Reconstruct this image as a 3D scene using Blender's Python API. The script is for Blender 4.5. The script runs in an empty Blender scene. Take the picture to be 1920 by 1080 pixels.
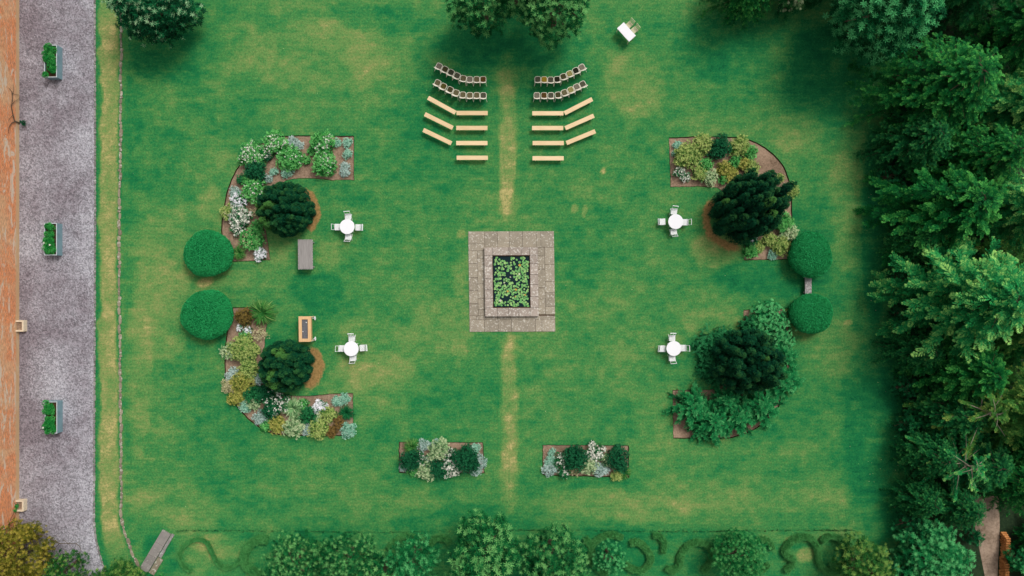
import bpy, math, random
import numpy as np
from mathutils import Vector, Matrix

sc = bpy.context.scene
C = sc.collection
PI = math.pi
R = math.radians

# ------------------------------------------------------------------ camera, sky, sun, exposure
H = 54.0                      # drone height, metres
PXM = 24.0                    # 1920-wide photograph: pixels per metre on the ground
cam_d = bpy.data.cameras.new("camera")
cam = bpy.data.objects.new("camera", cam_d)
C.objects.link(cam)
cam.location = (0, 0, H)
cam.rotation_euler = (0, 0, 0)
cam_d.sensor_width = 36
cam_d.lens = 36 * H / (1920 / PXM)
cam_d.clip_start = 0.5
cam_d.clip_end = 4000
sc.camera = cam

SUN_EL, SUN_AZ = R(51), R(38)          # azimuth measured from +y (top of photo) towards +x
w = bpy.data.worlds.new("World")
sc.world = w
w.use_nodes = True
nt = w.node_tree
nt.nodes.clear()
sky = nt.nodes.new('ShaderNodeTexSky')
sky.sky_type = 'NISHITA'
sky.sun_disc = False
sky.sun_elevation = SUN_EL
sky.sun_rotation = SUN_AZ
sky.dust_density = 4.0
sky.air_density = 1.0
sky.ozone_density = 1.0
hs = nt.nodes.new('ShaderNodeHueSaturation')
hs.inputs['Saturation'].default_value = 0.12
bg = nt.nodes.new('ShaderNodeBackground')
bg.inputs['Strength'].default_value = 0.12
ow = nt.nodes.new('ShaderNodeOutputWorld')
nt.links.new(sky.outputs[0], hs.inputs['Color'])
nt.links.new(hs.outputs[0], bg.inputs['Color'])
nt.links.new(bg.outputs[0], ow.inputs['Surface'])

sl = bpy.data.lights.new("sun", 'SUN')
sl.energy = 1.6
sl.angle = R(20)
sl.color = (1.0, 0.965, 0.91)
so = bpy.data.objects.new("sun", sl)
C.objects.link(so)
so.rotation_euler = (PI / 2 - SUN_EL, 0, PI - SUN_AZ)
sc.view_settings.view_transform = 'Standard'
sc.view_settings.look = 'None'
sc.view_settings.gamma = 1.0
sc.view_settings.use_curve_mapping = False
sc.view_settings.exposure = 0.15
sc.cycles.max_bounces = 5
sc.cycles.diffuse_bounces = 3

# ------------------------------------------------------------------ helpers
def P(px, py, z=0.0):
    k = (H - z) / H / PXM
    return Vector(((px - 960) * k, (540 - py) * k, z))

def L(c):                                  # sRGB 0-255 -> linear
    o = []
    for v in c:
        v = v / 255.0
        o.append(v / 12.92 if v <= 0.04045 else ((v + 0.055) / 1.055) ** 2.4)
    return (o[0], o[1], o[2], 1.0)

def tag(o, label=None, cat=None, group=None, kind=None):
    if label: o['label'] = label
    if cat: o['category'] = cat
    if group: o['group'] = group
    if kind: o['kind'] = kind
    return o

def empty(name, loc, rz=0.0):
    o = bpy.data.objects.new(name, None)
    C.objects.link(o)
    o.location = loc
    o.rotation_euler = (0, 0, rz)
    o.empty_display_size = 0.3
    return o

def link_mesh(name, me, mat, parent=None, loc=None):
    o = bpy.data.objects.new(name, me)
    C.objects.link(o)
    if mat is not None and len(me.materials) == 0:
        me.materials.append(mat)
    if parent is not None: o.parent = parent
    if loc is not None: o.location = loc
    return o

def np_mesh(name, V, F, attrs=None, smooth=False):
    """V (N,3), F (M,k) index array, attrs {name: (N,)}"""
    me = bpy.data.meshes.new(name)
    V = np.asarray(V, dtype=np.float32); F = np.asarray(F, dtype=np.int32)
    M, k = F.shape
    me.vertices.add(len(V)); me.vertices.foreach_set('co', V.ravel())
    me.loops.add(M * k); me.loops.foreach_set('vertex_index', F.ravel())
    me.polygons.add(M)
    me.polygons.foreach_set('loop_start', np.arange(0, M * k, k, dtype=np.int32))
    me.polygons.foreach_set('loop_total', np.full(M, k, dtype=np.int32))
    if smooth: me.polygons.foreach_set('use_smooth', np.ones(M, dtype=bool))
    me.update(calc_edges=True)
    if attrs:
        for n, a in attrs.items():
            at = me.attributes.new(n, 'FLOAT', 'POINT')
            at.data.foreach_set('value', np.asarray(a, dtype=np.float32))
    return me

class MB:
    """collects hard-surface shapes into one mesh"""
    def __init__(s): s.v = []; s.f = []
    def add(s, vs, fs):
        b = len(s.v); s.v += [tuple(v) for v in vs]; s.f += [tuple(i + b for i in f) for f in fs]
    def box(s, c, d, rz=0.0, rx=0.0, ry=0.0, bev=0.0):
        m = Matrix.Rotation(rz, 3, 'Z') @ Matrix.Rotation(ry, 3, 'Y') @ Matrix.Rotation(rx, 3, 'X')
        x, y, z = d[0] / 2, d[1] / 2, d[2] / 2
        c = Vector(c)
        if bev <= 0:
            vs = [m @ Vector((sx * x, sy * y, sz * z)) + c for sz in (-1, 1) for sy in (-1, 1) for sx in (-1, 1)]
            s.add(vs, [(0, 2, 3, 1), (4, 5, 7, 6), (0, 1, 5, 4), (2, 6, 7, 3), (0, 4, 6, 2), (1, 3, 7, 5)])
        else:
            def ring(ix, iy, zz):
                pts = []
                for (sx, sy) in ((1, 1), (-1, 1), (-1, -1), (1, -1)):
                    a = [(sx * ix, sy * (iy - bev)), (sx * (ix - bev), sy * iy)]
                    if sx * sy < 0: a = a[::-1]
                    pts += a
                return [m @ Vector((p[0], p[1], zz)) + c for p in pts]
            rs = ring(x, y, -z) + ring(x, y, z - bev * .6) + ring(x - bev * .6, y - bev * .6, z)
            n = 8
            fs = [tuple(range(n - 1, -1, -1)), tuple(range(2 * n, 3 * n))]
            for k in range(2):
                for i in range(n):
                    j = (i + 1) % n
                    fs.append((k * n + i, k * n + j, (k + 1) * n + j, (k + 1) * n + i))
            s.add(rs, fs)
    def prism(s, poly, z0, z1, flip=False):
        n = len(poly)
        vs = [(p[0], p[1], z0) for p in poly] + [(p[0], p[1], z1) for p in poly]
        area = sum(poly[i][0] * poly[(i + 1) % n][1] - poly[(i + 1) % n][0] * poly[i][1] for i in range(n))
        idx = list(range(n)) if area > 0 else list(range(n))[::-1]
        fs = [tuple(i + n for i in idx), tuple(idx[::-1])]
        for a in range(n):
            i, j = idx[a], idx[(a + 1) % n]
            fs.append((i, j, j + n, i + n))
        s.add(vs, fs)
    def tube(s, pts, rad, sides=6, cap=True):
        pts = [Vector(p) for p in pts]
        if not hasattr(rad, '__len__'): rad = [rad] * len(pts)
        rings = []
        for i, p in enumerate(pts):
            d = (pts[min(i + 1, len(pts) - 1)] - pts[max(i - 1, 0)])
            d = d.normalized() if d.length > 1e-9 else Vector((0, 0, 1))
            a = d.cross(Vector((0, 0, 1)) if abs(d.z) < 0.9 else Vector((1, 0, 0))).normalized()
            b = d.cross(a)
            rings += [p + (a * math.cos(2 * PI * k / sides) + b * math.sin(2 * PI * k / sides)) * rad[i] for k in range(sides)]
        fs = []
        for i in range(len(pts) - 1):
            for k in range(sides):
                j = (k + 1) % sides
                fs.append((i * sides + k, (i + 1) * sides + k, (i + 1) * sides + j, i * sides + j))
        if cap:
            fs.append(tuple(range(sides)))
            fs.append(tuple(range((len(pts) - 1) * sides, len(pts) * sides))[::-1])
        s.add(rings, fs)
    def disc(s, c, r, h, n=32, bev=0.0):
        ps = []
        lv = [(r, 0), (r, h - bev), (r - bev, h)] if bev else [(r, 0), (r, h)]
        for rr, z in lv:
            ps += [(c[0] + rr * math.cos(2 * PI * k / n), c[1] + rr * math.sin(2 * PI * k / n), c[2] + z) for k in range(n)]
        fs = [tuple(range(n - 1, -1, -1)), tuple(range((len(lv) - 1) * n, len(lv) * n))]
        for q in range(len(lv) - 1):
            for k in range(n):
                j = (k + 1) % n
                fs.append((q * n + k, q * n + j, (q + 1) * n + j, (q + 1) * n + k))
        s.add(ps, fs)
    def build(s, name, mat, parent=None, loc=None, smooth=False):
        me = bpy.data.meshes.new(name)
        me.from_pydata(s.v, [], s.f); me.update()
        if smooth:
            for p in me.polygons: p.use_smooth = True
        return link_mesh(name, me, mat, parent, loc)

def copy_tree(o, parent=None):
    c = o.copy(); C.objects.link(c)
    if parent is not None: c.parent = parent
    for ch in list(o.children): copy_tree(ch, c)
    return c

# ------------------------------------------------------------------ materials
def new_mat(name, rough=0.7, spec=0.3):
    m = bpy.data.materials.new(name); m.use_nodes = True
    nt = m.node_tree
    b = nt.nodes['Principled BSDF']
    b.inputs['Roughness'].default_value = rough
    b.inputs['Specular IOR Level'].default_value = spec
    return m, nt, b

def ramp(nt, stops):
    r = nt.nodes.new('ShaderNodeValToRGB')
    e = r.color_ramp.elements
    e[0].position, e[0].color = stops[0]
    e[1].position, e[1].color = stops[-1]
    for p, c in stops[1:-1]:
        x = e.new(p); x.color = c
    return r

def noise(nt, scale, detail=3, rough=0.55, vec=None, dist=0.0):
    n = nt.nodes.new('ShaderNodeTexNoise')
    n.inputs['Scale'].default_value = scale
    n.inputs['Detail'].default_value = detail
    n.inputs['Roughness'].default_value = rough
    n.inputs['Distortion'].default_value = dist
    if vec is not None: nt.links.new(vec, n.inputs['Vector'])
    return n

def coords(nt, kind='Object'):
    return nt.nodes.new('ShaderNodeTexCoord').outputs[kind]

def math_n(nt, op, a, b=None, clamp=False):
    n = nt.nodes.new('ShaderNodeMath'); n.operation = op; n.use_clamp = clamp
    for i, x in enumerate((a, b)):
        if x is None: continue
        if isinstance(x, (int, float)): n.inputs[i].default_value = x
        else: nt.links.new(x, n.inputs[i])
    return n.outputs[0]

def mix_c(nt, fac, a, b, mode='MIX'):
    n = nt.nodes.new('ShaderNodeMix'); n.data_type = 'RGBA'; n.blend_type = mode
    if isinstance(fac, (int, float)): n.inputs[0].default_value = fac
    else: nt.links.new(fac, n.inputs[0])
    for i, x in ((6, a), (7, b)):
        if isinstance(x, tuple): n.inputs[i].default_value = x
        else: nt.links.new(x, n.inputs[i])
    return n.outputs[2]

def simple(name, c, rough=0.6, spec=0.3, var=0.12, scale=3.0, metal=0.0):
    m, nt, b = new_mat(name, rough, spec)
    n = noise(nt, scale, 4, 0.6, coords(nt))
    c = L(c) if max(c) > 1.0 else tuple(c)
    lo = tuple(v * (1 - var) for v in c[:3]) + (1,); hi = tuple(min(1, v * (1 + var)) for v in c[:3]) + (1,)
    r = ramp(nt, [(0.3, lo), (0.7, hi)])
    nt.links.new(n.outputs['Fac'], r.inputs[0]); nt.links.new(r.outputs[0], b.inputs['Base Color'])
    b.inputs['Metallic'].default_value = metal
    return m

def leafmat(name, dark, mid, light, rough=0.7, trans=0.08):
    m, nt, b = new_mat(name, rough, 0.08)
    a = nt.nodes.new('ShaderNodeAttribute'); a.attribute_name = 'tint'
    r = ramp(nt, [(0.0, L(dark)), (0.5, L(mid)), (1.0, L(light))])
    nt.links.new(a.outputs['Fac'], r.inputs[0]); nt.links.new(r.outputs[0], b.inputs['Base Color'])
    t = nt.nodes.new('ShaderNodeBsdfTranslucent'); nt.links.new(r.outputs[0], t.inputs['Color'])
    mx = nt.nodes.new('ShaderNodeMixShader'); mx.inputs[0].default_value = trans
    out = nt.nodes['Material Output']
    nt.links.new(b.outputs[0], mx.inputs[1]); nt.links.new(t.outputs[0], mx.inputs[2]); nt.links.new(mx.outputs[0], out.inputs['Surface'])
    return m

M = {}
# lawn: attributes 'dry' (0 lush or painted tree shade .. 1 straw) and 'bare' (mulch rings)
def lawn_material():
    m, nt, b = new_mat('grass_lawn', 0.85, 0.12)
    co = coords(nt)
    mp = nt.nodes.new('ShaderNodeMapping'); mp.inputs['Scale'].default_value = (1.5, 5.0, 1)
    nt.links.new(co, mp.inputs['Vector'])
    mow = noise(nt, 1.0, 4, 0.6, mp.outputs[0])
    fine = noise(nt, 7.0, 4, 0.8, co)
    wv = nt.nodes.new('ShaderNodeTexWave'); wv.bands_direction = 'Y'; wv.inputs['Scale'].default_value = 1.05; wv.inputs['Distortion'].default_value = 2.2; wv.inputs['Detail'].default_value = 2; wv.inputs['Detail Scale'].default_value = 0.5; nt.links.new(co, wv.inputs['Vector'])
    mid = noise(nt, 1.6, 5, 0.62, co, 0.4)
    dry = nt.nodes.new('ShaderNodeAttribute'); dry.attribute_name = 'dry'
    bare = nt.nodes.new('ShaderNodeAttribute'); bare.attribute_name = 'bare'
    t = dry.outputs['Fac']
    t = math_n(nt, 'ADD', t, math_n(nt, 'MULTIPLY', math_n(nt, 'SUBTRACT', mow.outputs['Fac'], 0.5), 0.22))
    t = math_n(nt, 'ADD', t, math_n(nt, 'MULTIPLY', math_n(nt, 'SUBTRACT', wv.outputs['Fac'], 0.5), 0.035))
    t = math_n(nt, 'ADD', t, math_n(nt, 'MULTIPLY', math_n(nt, 'SUBTRACT', fine.outputs['Fac'], 0.5), 0.78))
    t = math_n(nt, 'ADD', t, math_n(nt, 'MULTIPLY', math_n(nt, 'SUBTRACT', mid.outputs['Fac'], 0.5), 0.50), clamp=True)
    r = ramp(nt, [(0.0, (0.002, 0.106, 0.038, 1)), (0.26, (0.011, 0.166, 0.048, 1)), (0.48, (0.055, 0.214, 0.055, 1)),
                  (0.70, (0.140, 0.252, 0.070, 1)), (0.86, (0.235, 0.27, 0.088, 1)), (1.0, (0.43, 0.365, 0.145, 1))])
    nt.links.new(t, r.inputs[0])
    grain = noise(nt, 6.5, 5, 1.0, co)
    gr = ramp(nt, [(0.30, (0.42, 0.46, 0.48, 1)), (0.70, (1.58, 1.54, 1.52, 1))]); nt.links.new(grain.outputs['Fac'], gr.inputs[0])
    col = mix_c(nt, 1.0, r.outputs[0], gr.outputs[0], 'MULTIPLY')
    bn = noise(nt, 5.0, 4, 0.7, co)
    bc = ramp(nt, [(0.3, (0.16, 0.11, 0.035, 1)), (0.7, (0.40, 0.24, 0.09, 1))]); nt.links.new(bn.outputs['Fac'], bc.inputs[0])
    bf = math_n(nt, 'MULTIPLY', math_n(nt, 'ADD', math_n(nt, 'SUBTRACT', bn.outputs['Fac'], 0.75), bare.outputs['Fac']), 2.6, clamp=True)
    col = mix_c(nt, bf, col, bc.outputs[0])
    nt.links.new(col, b.inputs['Base Color'])
    bp = nt.nodes.new('ShaderNodeBump'); bp.inputs['Strength'].default_value = 0.5; bp.inputs['Distance'].default_value = 0.05
    nt.links.new(grain.outputs['Fac'], bp.inputs['Height']); nt.links.new(bp.outputs[0], b.inputs['Normal'])
    return m
M['lawn'] = lawn_material()

def gravel_material():
    m, nt, b = new_mat('gravel', 0.9, 0.15)
    co = coords(nt)
    v = nt.nodes.new('ShaderNodeTexVoronoi'); v.inputs['Scale'].default_value = 10.0; nt.links.new(co, v.inputs['Vector'])
    big = noise(nt, 0.16, 4, 0.55, co, 0.3)
    fine = noise(nt, 20.0, 3, 0.8, co)
    med = noise(nt, 1.3, 4, 0.6, co)
    t = math_n(nt, 'ADD', big.outputs['Fac'], math_n(nt, 'MULTIPLY', math_n(nt, 'SUBTRACT', med.outputs['Fac'], 0.5), 0.35))
    sx = nt.nodes.new('ShaderNodeSeparateXYZ'); nt.links.new(co, sx.inputs[0])
    g = math_n(nt, 'MULTIPLY', math_n(nt, 'ADD', sx.outputs[0], 35.5), 0.032)     # paler towards the lawn side
    t = math_n(nt, 'ADD', t, g)
    r = ramp(nt, [(0.36, (0.190, 0.165, 0.185, 1)), (0.66, (0.355, 0.345, 0.375, 1))]); nt.links.new(t, r.inputs[0])
    sep = nt.nodes.new('ShaderNodeSeparateColor'); nt.links.new(v.outputs['Color'], sep.inputs[0])
    s = math_n(nt, 'ADD', math_n(nt, 'MULTIPLY', sep.outputs[0], 0.80), math_n(nt, 'MULTIPLY', fine.outputs['Fac'], 1.0))
    s = math_n(nt, 'ADD', s, 0.10)
    cb = nt.nodes.new('ShaderNodeCombineColor')
    for i in range(3): nt.links.new(s, cb.inputs[i])
    col = mix_c(nt, 1.0, r.outputs[0], cb.outputs[0], 'MULTIPLY')
    nt.links.new(col, b.inputs['Base Color'])
    bp = nt.nodes.new('ShaderNodeBump'); bp.inputs['Strength'].default_value = 0.6; bp.inputs['Distance'].default_value = 0.04
    nt.links.new(v.outputs['Distance'], bp.inputs['Height']); nt.links.new(bp.outputs[0], b.inputs['Normal'])
    return m
M['gravel'] = gravel_material()

def soil_material(name, lo, hi, sc_=7.0):
    m, nt, b = new_mat(name, 0.95, 0.1)
    co = coords(nt)
    n = noise(nt, sc_, 5, 0.75, co); n2 = noise(nt, 0.6, 3, 0.5, co)
    t = math_n(nt, 'ADD', math_n(nt, 'MULTIPLY', n.outputs['Fac'], 0.7), math_n(nt, 'MULTIPLY', n2.outputs['Fac'], 0.45))
    r = ramp(nt, [(0.38, lo), (0.72, hi)]); nt.links.new(t, r.inputs[0]); nt.links.new(r.outputs[0], b.inputs['Base Color'])
    bp = nt.nodes.new('ShaderNodeBump'); bp.inputs['Strength'].default_value = 0.8; bp.inputs['Distance'].default_value = 0.06
    nt.links.new(n.outputs['Fac'], bp.inputs['Height']); nt.links.new(bp.outputs[0], b.inputs['Normal'])
    return m
M['soil'] = soil_material('bed_soil', (0.125, 0.082, 0.052, 1), (0.40, 0.275, 0.19, 1))
M['edge'] = soil_material('cut_edge', (0.03, 0.018, 0.01, 1), (0.09, 0.05, 0.025, 1))
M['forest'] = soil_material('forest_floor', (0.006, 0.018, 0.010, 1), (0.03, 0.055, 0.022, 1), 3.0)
M['track'] = soil_material('track_soil', (0.14, 0.095, 0.06, 1), (0.42, 0.31, 0.23, 1), 4.0)
M['field'] = soil_material('outer_field', (0.01, 0.09, 0.03, 1), (0.05, 0.17, 0.05, 1), 0.2)

def stone_material(name, base, lich, amount=0.62, scale=5.0, tint=True):
    m, nt, b = new_mat(name, 0.9, 0.15)
    co = coords(nt)
    n = noise(nt, 1.2, 5, 0.65, co); n2 = noise(nt, scale, 3, 0.6, co); n3 = noise(nt, 14, 3, 0.7, co)
    c0 = tuple(v * 0.72 for v in base[:3]) + (1,); c1 = tuple(v * 1.22 for v in base[:3]) + (1,)
    r = ramp(nt, [(0.3, c0), (0.7, c1)]); nt.links.new(math_n(nt, 'ADD', math_n(nt, 'MULTIPLY', n.outputs['Fac'], .55), math_n(nt, 'MULTIPLY', n3.outputs['Fac'], .45)), r.inputs[0])
    col = r.outputs[0]
    if tint:
        a = nt.nodes.new('ShaderNodeAttribute'); a.attribute_name = 'tint'
        cb = nt.nodes.new('ShaderNodeCombineColor')
        for i in range(3): nt.links.new(a.outputs['Fac'], cb.inputs[i])
        col = mix_c(nt, 1.0, col, cb.outputs[0], 'MULTIPLY')
    lr = ramp(nt, [(amount, (0, 0, 0, 1)), (amount + 0.05, (1, 1, 1, 1))]); nt.links.new(n2.outputs['Fac'], lr.inputs[0])
    n5 = noise(nt, 0.5, 2, 0.5, co)
    lf = math_n(nt, 'MULTIPLY', lr.outputs[0], math_n(nt, 'MULTIPLY', n5.outputs['Fac'], 1.5), clamp=True)
    col = mix_c(nt, lf, col, lich)
    nt.links.new(col, b.inputs['Base Color'])
    bp = nt.nodes.new('ShaderNodeBump'); bp.inputs['Strength'].default_value = 0.4; bp.inputs['Distance'].default_value = 0.02
    nt.links.new(n3.outputs['Fac'], bp.inputs['Height']); nt.links.new(bp.outputs[0], b.inputs['Normal'])
    return m
M['paving'] = stone_material('lichen_paving', (0.325, 0.28, 0.215, 1), (0.60, 0.56, 0.48, 1), 0.575, 7.0)
M['coping'] = stone_material('lichen_coping', (0.355, 0.295, 0.25, 1), (0.64, 0.60, 0.53, 1), 0.55, 7.0)
M['edging'] = stone_material('edging_stone', (0.25, 0.215, 0.15, 1), (0.50, 0.48, 0.40, 1), 0.57, 5.0)
M['kerb'] = stone_material('kerb_stone', (0.24, 0.225, 0.21, 1), (0.48, 0.48, 0.45, 1), 0.58, 4.0)
M['steps'] = stone_material('step_stone', (0.24, 0.22, 0.20, 1), (0.36, 0.34, 0.30, 1), 0.60, 4.0)
M['granite'] = stone_material('speckled_granite', (0.27, 0.25, 0.245, 1), (0.50, 0.48, 0.46, 1), 0.5, 9.0, tint=False)

def brick_material():
    m, nt, b = new_mat('garden_brick', 0.9, 0.15)
    co = coords(nt)
    sp = nt.nodes.new('ShaderNodeSeparateXYZ'); nt.links.new(co, sp.inputs[0])
    cb = nt.nodes.new('ShaderNodeCombineXYZ')
    nt.links.new(sp.outputs[1], cb.inputs[0]); nt.links.new(sp.outputs[2], cb.inputs[1])
    br = nt.nodes.new('ShaderNodeTexBrick'); nt.links.new(cb.outputs[0], br.inputs['Vector'])
    br.inputs['Scale'].default_value = 1.0
    br.inputs['Brick Width'].default_value = 0.235; br.inputs['Row Height'].default_value = 0.085
    br.inputs['Mortar Size'].default_value = 0.012; br.inputs['Bias'].default_value = 0.0
    br.inputs['Color1'].default_value = (0.78, 0.225, 0.065, 1); br.inputs['Color2'].default_value = (0.50, 0.16, 0.07, 1)
    br.inputs['Mortar'].default_value = (0.55, 0.36, 0.22, 1)
    n1 = noise(nt, 0.30, 6, 0.72, co, 0.8); mp = nt.nodes.new('ShaderNodeMapping'); mp.inputs['Scale'].default_value = (1, .45, 2.2); nt.links.new(co, mp.inputs['Vector'])
    n2 = noise(nt, 7.0, 4, 0.78, mp.outputs[0]); n3 = noise(nt, 0.9, 6, 0.75, mp.outputs[0], 0.6)
    c = mix_c(nt, math_n(nt, 'MULTIPLY', math_n(nt, 'SUBTRACT', n1.outputs['Fac'], 0.47), 7.0, clamp=True), br.outputs[0], (0.60, 0.34, 0.19, 1))
    gr = ramp(nt, [(0.3, (0.55, 0.55, 0.55, 1)), (0.7, (1.55, 1.55, 1.55, 1))]); nt.links.new(n2.outputs['Fac'], gr.inputs[0])
    c = mix_c(nt, 1.0, c, gr.outputs[0], 'MULTIPLY')
    pt = ramp(nt, [(0.545, (0, 0, 0, 1)), (0.585, (1, 1, 1, 1))]); nt.links.new(n3.outputs['Fac'], pt.inputs[0])
    c = mix_c(nt, math_n(nt, 'MULTIPLY', pt.outputs[0], 0.85), c, (0.62, 0.54, 0.43, 1))     # old limewash patches
    foot = math_n(nt, 'MULTIPLY', math_n(nt, 'SUBTRACT', math_n(nt, 'ADD', 0.36, math_n(nt, 'MULTIPLY', n1.outputs['Fac'], 0.2)), sp.outputs[2]), 9.0, clamp=True)
    c = mix_c(nt, math_n(nt, 'MULTIPLY', foot, 0.8), c, (0.52, 0.36, 0.20, 1))               # pale splash zone at the foot
    nt.links.new(c, b.inputs['Base Color'])
    return m
M['brick'] = brick_material()

def wood_material(name, lo, hi, grain_axis=0, rough=0.6, sc_=1.0):
    m, nt, b = new_mat(name, rough, 0.25)
    co = coords(nt)
    mp = nt.nodes.new('ShaderNodeMapping')
    s = [28.0, 28.0, 28.0]; s[grain_axis] = 1.4
    mp.inputs['Scale'].default_value = [v * sc_ for v in s]
    nt.links.new(co, mp.inputs['Vector'])
    n = noise(nt, 1.0, 4, 0.6, mp.outputs[0], 0.3)
    oi = nt.nodes.new('ShaderNodeObjectInfo')
    r = ramp(nt, [(0.25, lo), (0.75, hi)])
    nt.links.new(math_n(nt, 'ADD', n.outputs['Fac'], math_n(nt, 'MULTIPLY', math_n(nt, 'SUBTRACT', oi.outputs['Random'], 0.5), 0.25)), r.inputs[0])
    nt.links.new(r.outputs[0], b.inputs['Base Color'])
    return m
M['bench_wood'] = wood_material('bench_pine', (0.65, 0.455, 0.235, 1), (0.86, 0.66, 0.41, 1), 0)
M['cart_wood'] = wood_material('cart_oak', (0.52, 0.30, 0.13, 1), (0.80, 0.52, 0.27, 1), 1)
M['grey_wood'] = wood_material('weathered_wood', (0.22, 0.20, 0.19, 1), (0.36, 0.335, 0.315, 1), 1, 0.8)
M['white_paint'] = simple('white_paint', (0.80, 0.80, 0.80, 1), 0.5, 0.3, 0.02)
M['white_cloth'] = simple('white_cloth', (0.83, 0.82, 0.84, 1), 0.75, 0.2, 0.02, 1.0)
M['cream_paint'] = simple('cream_paint', (0.86, 0.79, 0.66, 1), 0.5, 0.3, 0.06, 6.0)
M['cream_slat'] = wood_material('cream_slats', (0.62, 0.56, 0.34, 1), (0.76, 0.70, 0.48, 1), 0)
M['zinc'] = simple('zinc_blue', (0.165, 0.275, 0.31, 1), 0.55, 0.4, 0.18, 2.0)
M['zinc_rim'] = simple('zinc_rim', (0.50, 0.55, 0.55, 1), 0.5, 0.4, 0.1, 5.0)
M['tray'] = simple('dark_tray', (0.12, 0.12, 0.13, 1), 0.5, 0.4, 0.3, 9.0)
M['glass_white'] = simple('pale_items', (0.7, 0.7, 0.7, 1), 0.3, 0.5, 0.05)
M['bark'] = simple('bark', (0.10, 0.075, 0.05, 1), 0.9, 0.1, 0.35, 6.0)
M['bark_pale'] = simple('bark_pale', (0.30, 0.25, 0.19, 1), 0.9, 0.1, 0.25, 6.0)
M['planter_stone'] = simple('planter_stone', (0.66, 0.55, 0.40, 1), 0.85, 0.15, 0.12, 8.0)
M['log'] = soil_material('cut_logs', (0.30, 0.10, 0.025, 1), (0.72, 0.33, 0.12, 1), 9.0)
M['blossom'] = simple('white_blossom', (0.88, 0.87, 0.76, 1), 0.6, 0.2, 0.06, 8.0)
M['blossom_cream'] = simple('cream_blossom', (0.70, 0.66, 0.38, 1), 0.6, 0.2, 0.08, 8.0)
M['blossom_snow'] = simple('snow_blossom', (0.88, 0.88, 0.90, 1), 0.6, 0.2, 0.04, 8.0)
M['lily_gold'] = simple('lily_gold', (0.80, 0.42, 0.08, 1), 0.5, 0.2, 0.2, 8.0)
M['lily_white'] = simple('lily_white', (0.80, 0.76, 0.62, 1), 0.5, 0.2, 0.1, 8.0)
M['flower_gold'] = simple('golden_heads', (0.62, 0.40, 0.08, 1), 0.6, 0.2, 0.2, 8.0)

FM = dict(
    green=leafmat('leaf_green', (2, 72, 30), (34, 142, 60), (128, 206, 116)),
    dark=leafmat('leaf_dark', (2, 36, 22), (10, 78, 48), (40, 118, 74)),
    deep=leafmat('leaf_deep', (4, 60, 32), (12, 92, 48), (56, 140, 84)),
    lime=leafmat('leaf_lime', (14, 82, 32), (106, 152, 68), (196, 206, 124)),
    gold=leafmat('leaf_gold', (36, 84, 30), (124, 140, 56), (200, 192, 104)),
    bronze=leafmat('leaf_bronze', (50, 54, 24), (96, 86, 42), (142, 118, 62)),
    rust=leafmat('leaf_rust', (62, 60, 30), (116, 94, 50), (160, 128, 74)),
    silver=leafmat('leaf_silver', (70, 118, 98), (142, 178, 162), (212, 228, 222)),
    teal=leafmat('leaf_teal', (50, 122, 92), (116, 184, 152), (190, 228, 206)),
    pale=leafmat('leaf_pale', (30, 96, 48), (124, 170, 110), (214, 224, 178)),
    cream=leafmat('leaf_cream', (104, 118, 66), (172, 168, 118), (216, 206, 168)),
    strap=leafmat('leaf_strap', (12, 76, 30), (58, 122, 52), (150, 180, 104)),
    yew=leafmat('leaf_yew', (2, 44, 30), (6, 76, 48), (88, 142, 66)),
    dome=leafmat('leaf_dome', (2, 84, 42), (6, 122, 62), (44, 158, 90)),
    box=leafmat('leaf_box', (4, 78, 36), (24, 114, 54), (84, 154, 84)),
    rhodo=leafmat('leaf_rhodo', (2, 48, 28), (22, 108, 62), (170, 206, 158)),
    rhodo_blue=leafmat('leaf_rhodo_blue', (1, 48, 28), (14, 106, 56), (86, 174, 106)),
    rhodo_lush=leafmat('leaf_rhodo_lush', (2, 54, 28), (24, 112, 54), (120, 182, 104)),
    lush=leafmat('leaf_lush', (3, 68, 36), (26, 126, 66), (100, 184, 112)),
    olive=leafmat('leaf_olive', (52, 62, 14), (104, 104, 30), (166, 150, 62)),
    con_mid=leafmat('leaf_con_mid', (1, 52, 26), (12, 104, 44), (90, 172, 76)),
    con_dark=leafmat('leaf_con_dark', (1, 50, 26), (12, 96, 48), (80, 156, 78)),
    con_bright=leafmat('leaf_con_bright', (3, 80, 44), (40, 148, 76), (162, 212, 110)),
    con_yellow=leafmat('leaf_con_yellow', (20, 82, 34), (72, 132, 56), (156, 176, 84)),
    wild=leafmat('leaf_wild', (10, 66, 26), (52, 112, 46), (128, 158, 76)),
)

# ------------------------------------------------------------------ numpy noise for the lawn
def vnoise(x, y, cell, seed):
    g = np.random.RandomState(seed).rand(257, 257)
    u = x / cell + 1000.37; v = y / cell + 1000.71
    i = np.floor(u).astype(int); j = np.floor(v).astype(int)
    fu = u - i; fv = v - j
    fu = fu * fu * (3 - 2 * fu); fv = fv * fv * (3 - 2 * fv)
    i %= 256; j %= 256
    a = g[i, j]; b = g[i + 1, j]; c = g[i, j + 1]; d = g[i + 1, j + 1]
    return (a * (1 - fu) + b * fu) * (1 - fv) + (c * (1 - fu) + d * fu) * fv
def fbm(x, y, cell, seed, oct=4):
    s = 0; a = 1; t = 0
    for k in range(oct):
        s = s + a * vnoise(x, y, cell / 2 ** k, seed + k * 7); t += a; a *= 0.55
    return s / t - 0.5

def L1(py):   # gravel edge (photo px) as a function of py
    py = np.asarray(py, dtype=float)
    t = np.clip((py - 975) / 110, 0, 3)
    return 177.5 + 1.0 * np.sin(py / 210) + 26 * t ** 1.7
def L2(py):   # lawn-side stone edging
    py = np.asarray(py, dtype=float)
    t = np.clip((py - 960) / 115, 0, 3)
    return 226.5 + 1.6 * np.sin(py / 130 + 1) + 40 * t ** 1.5

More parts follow.
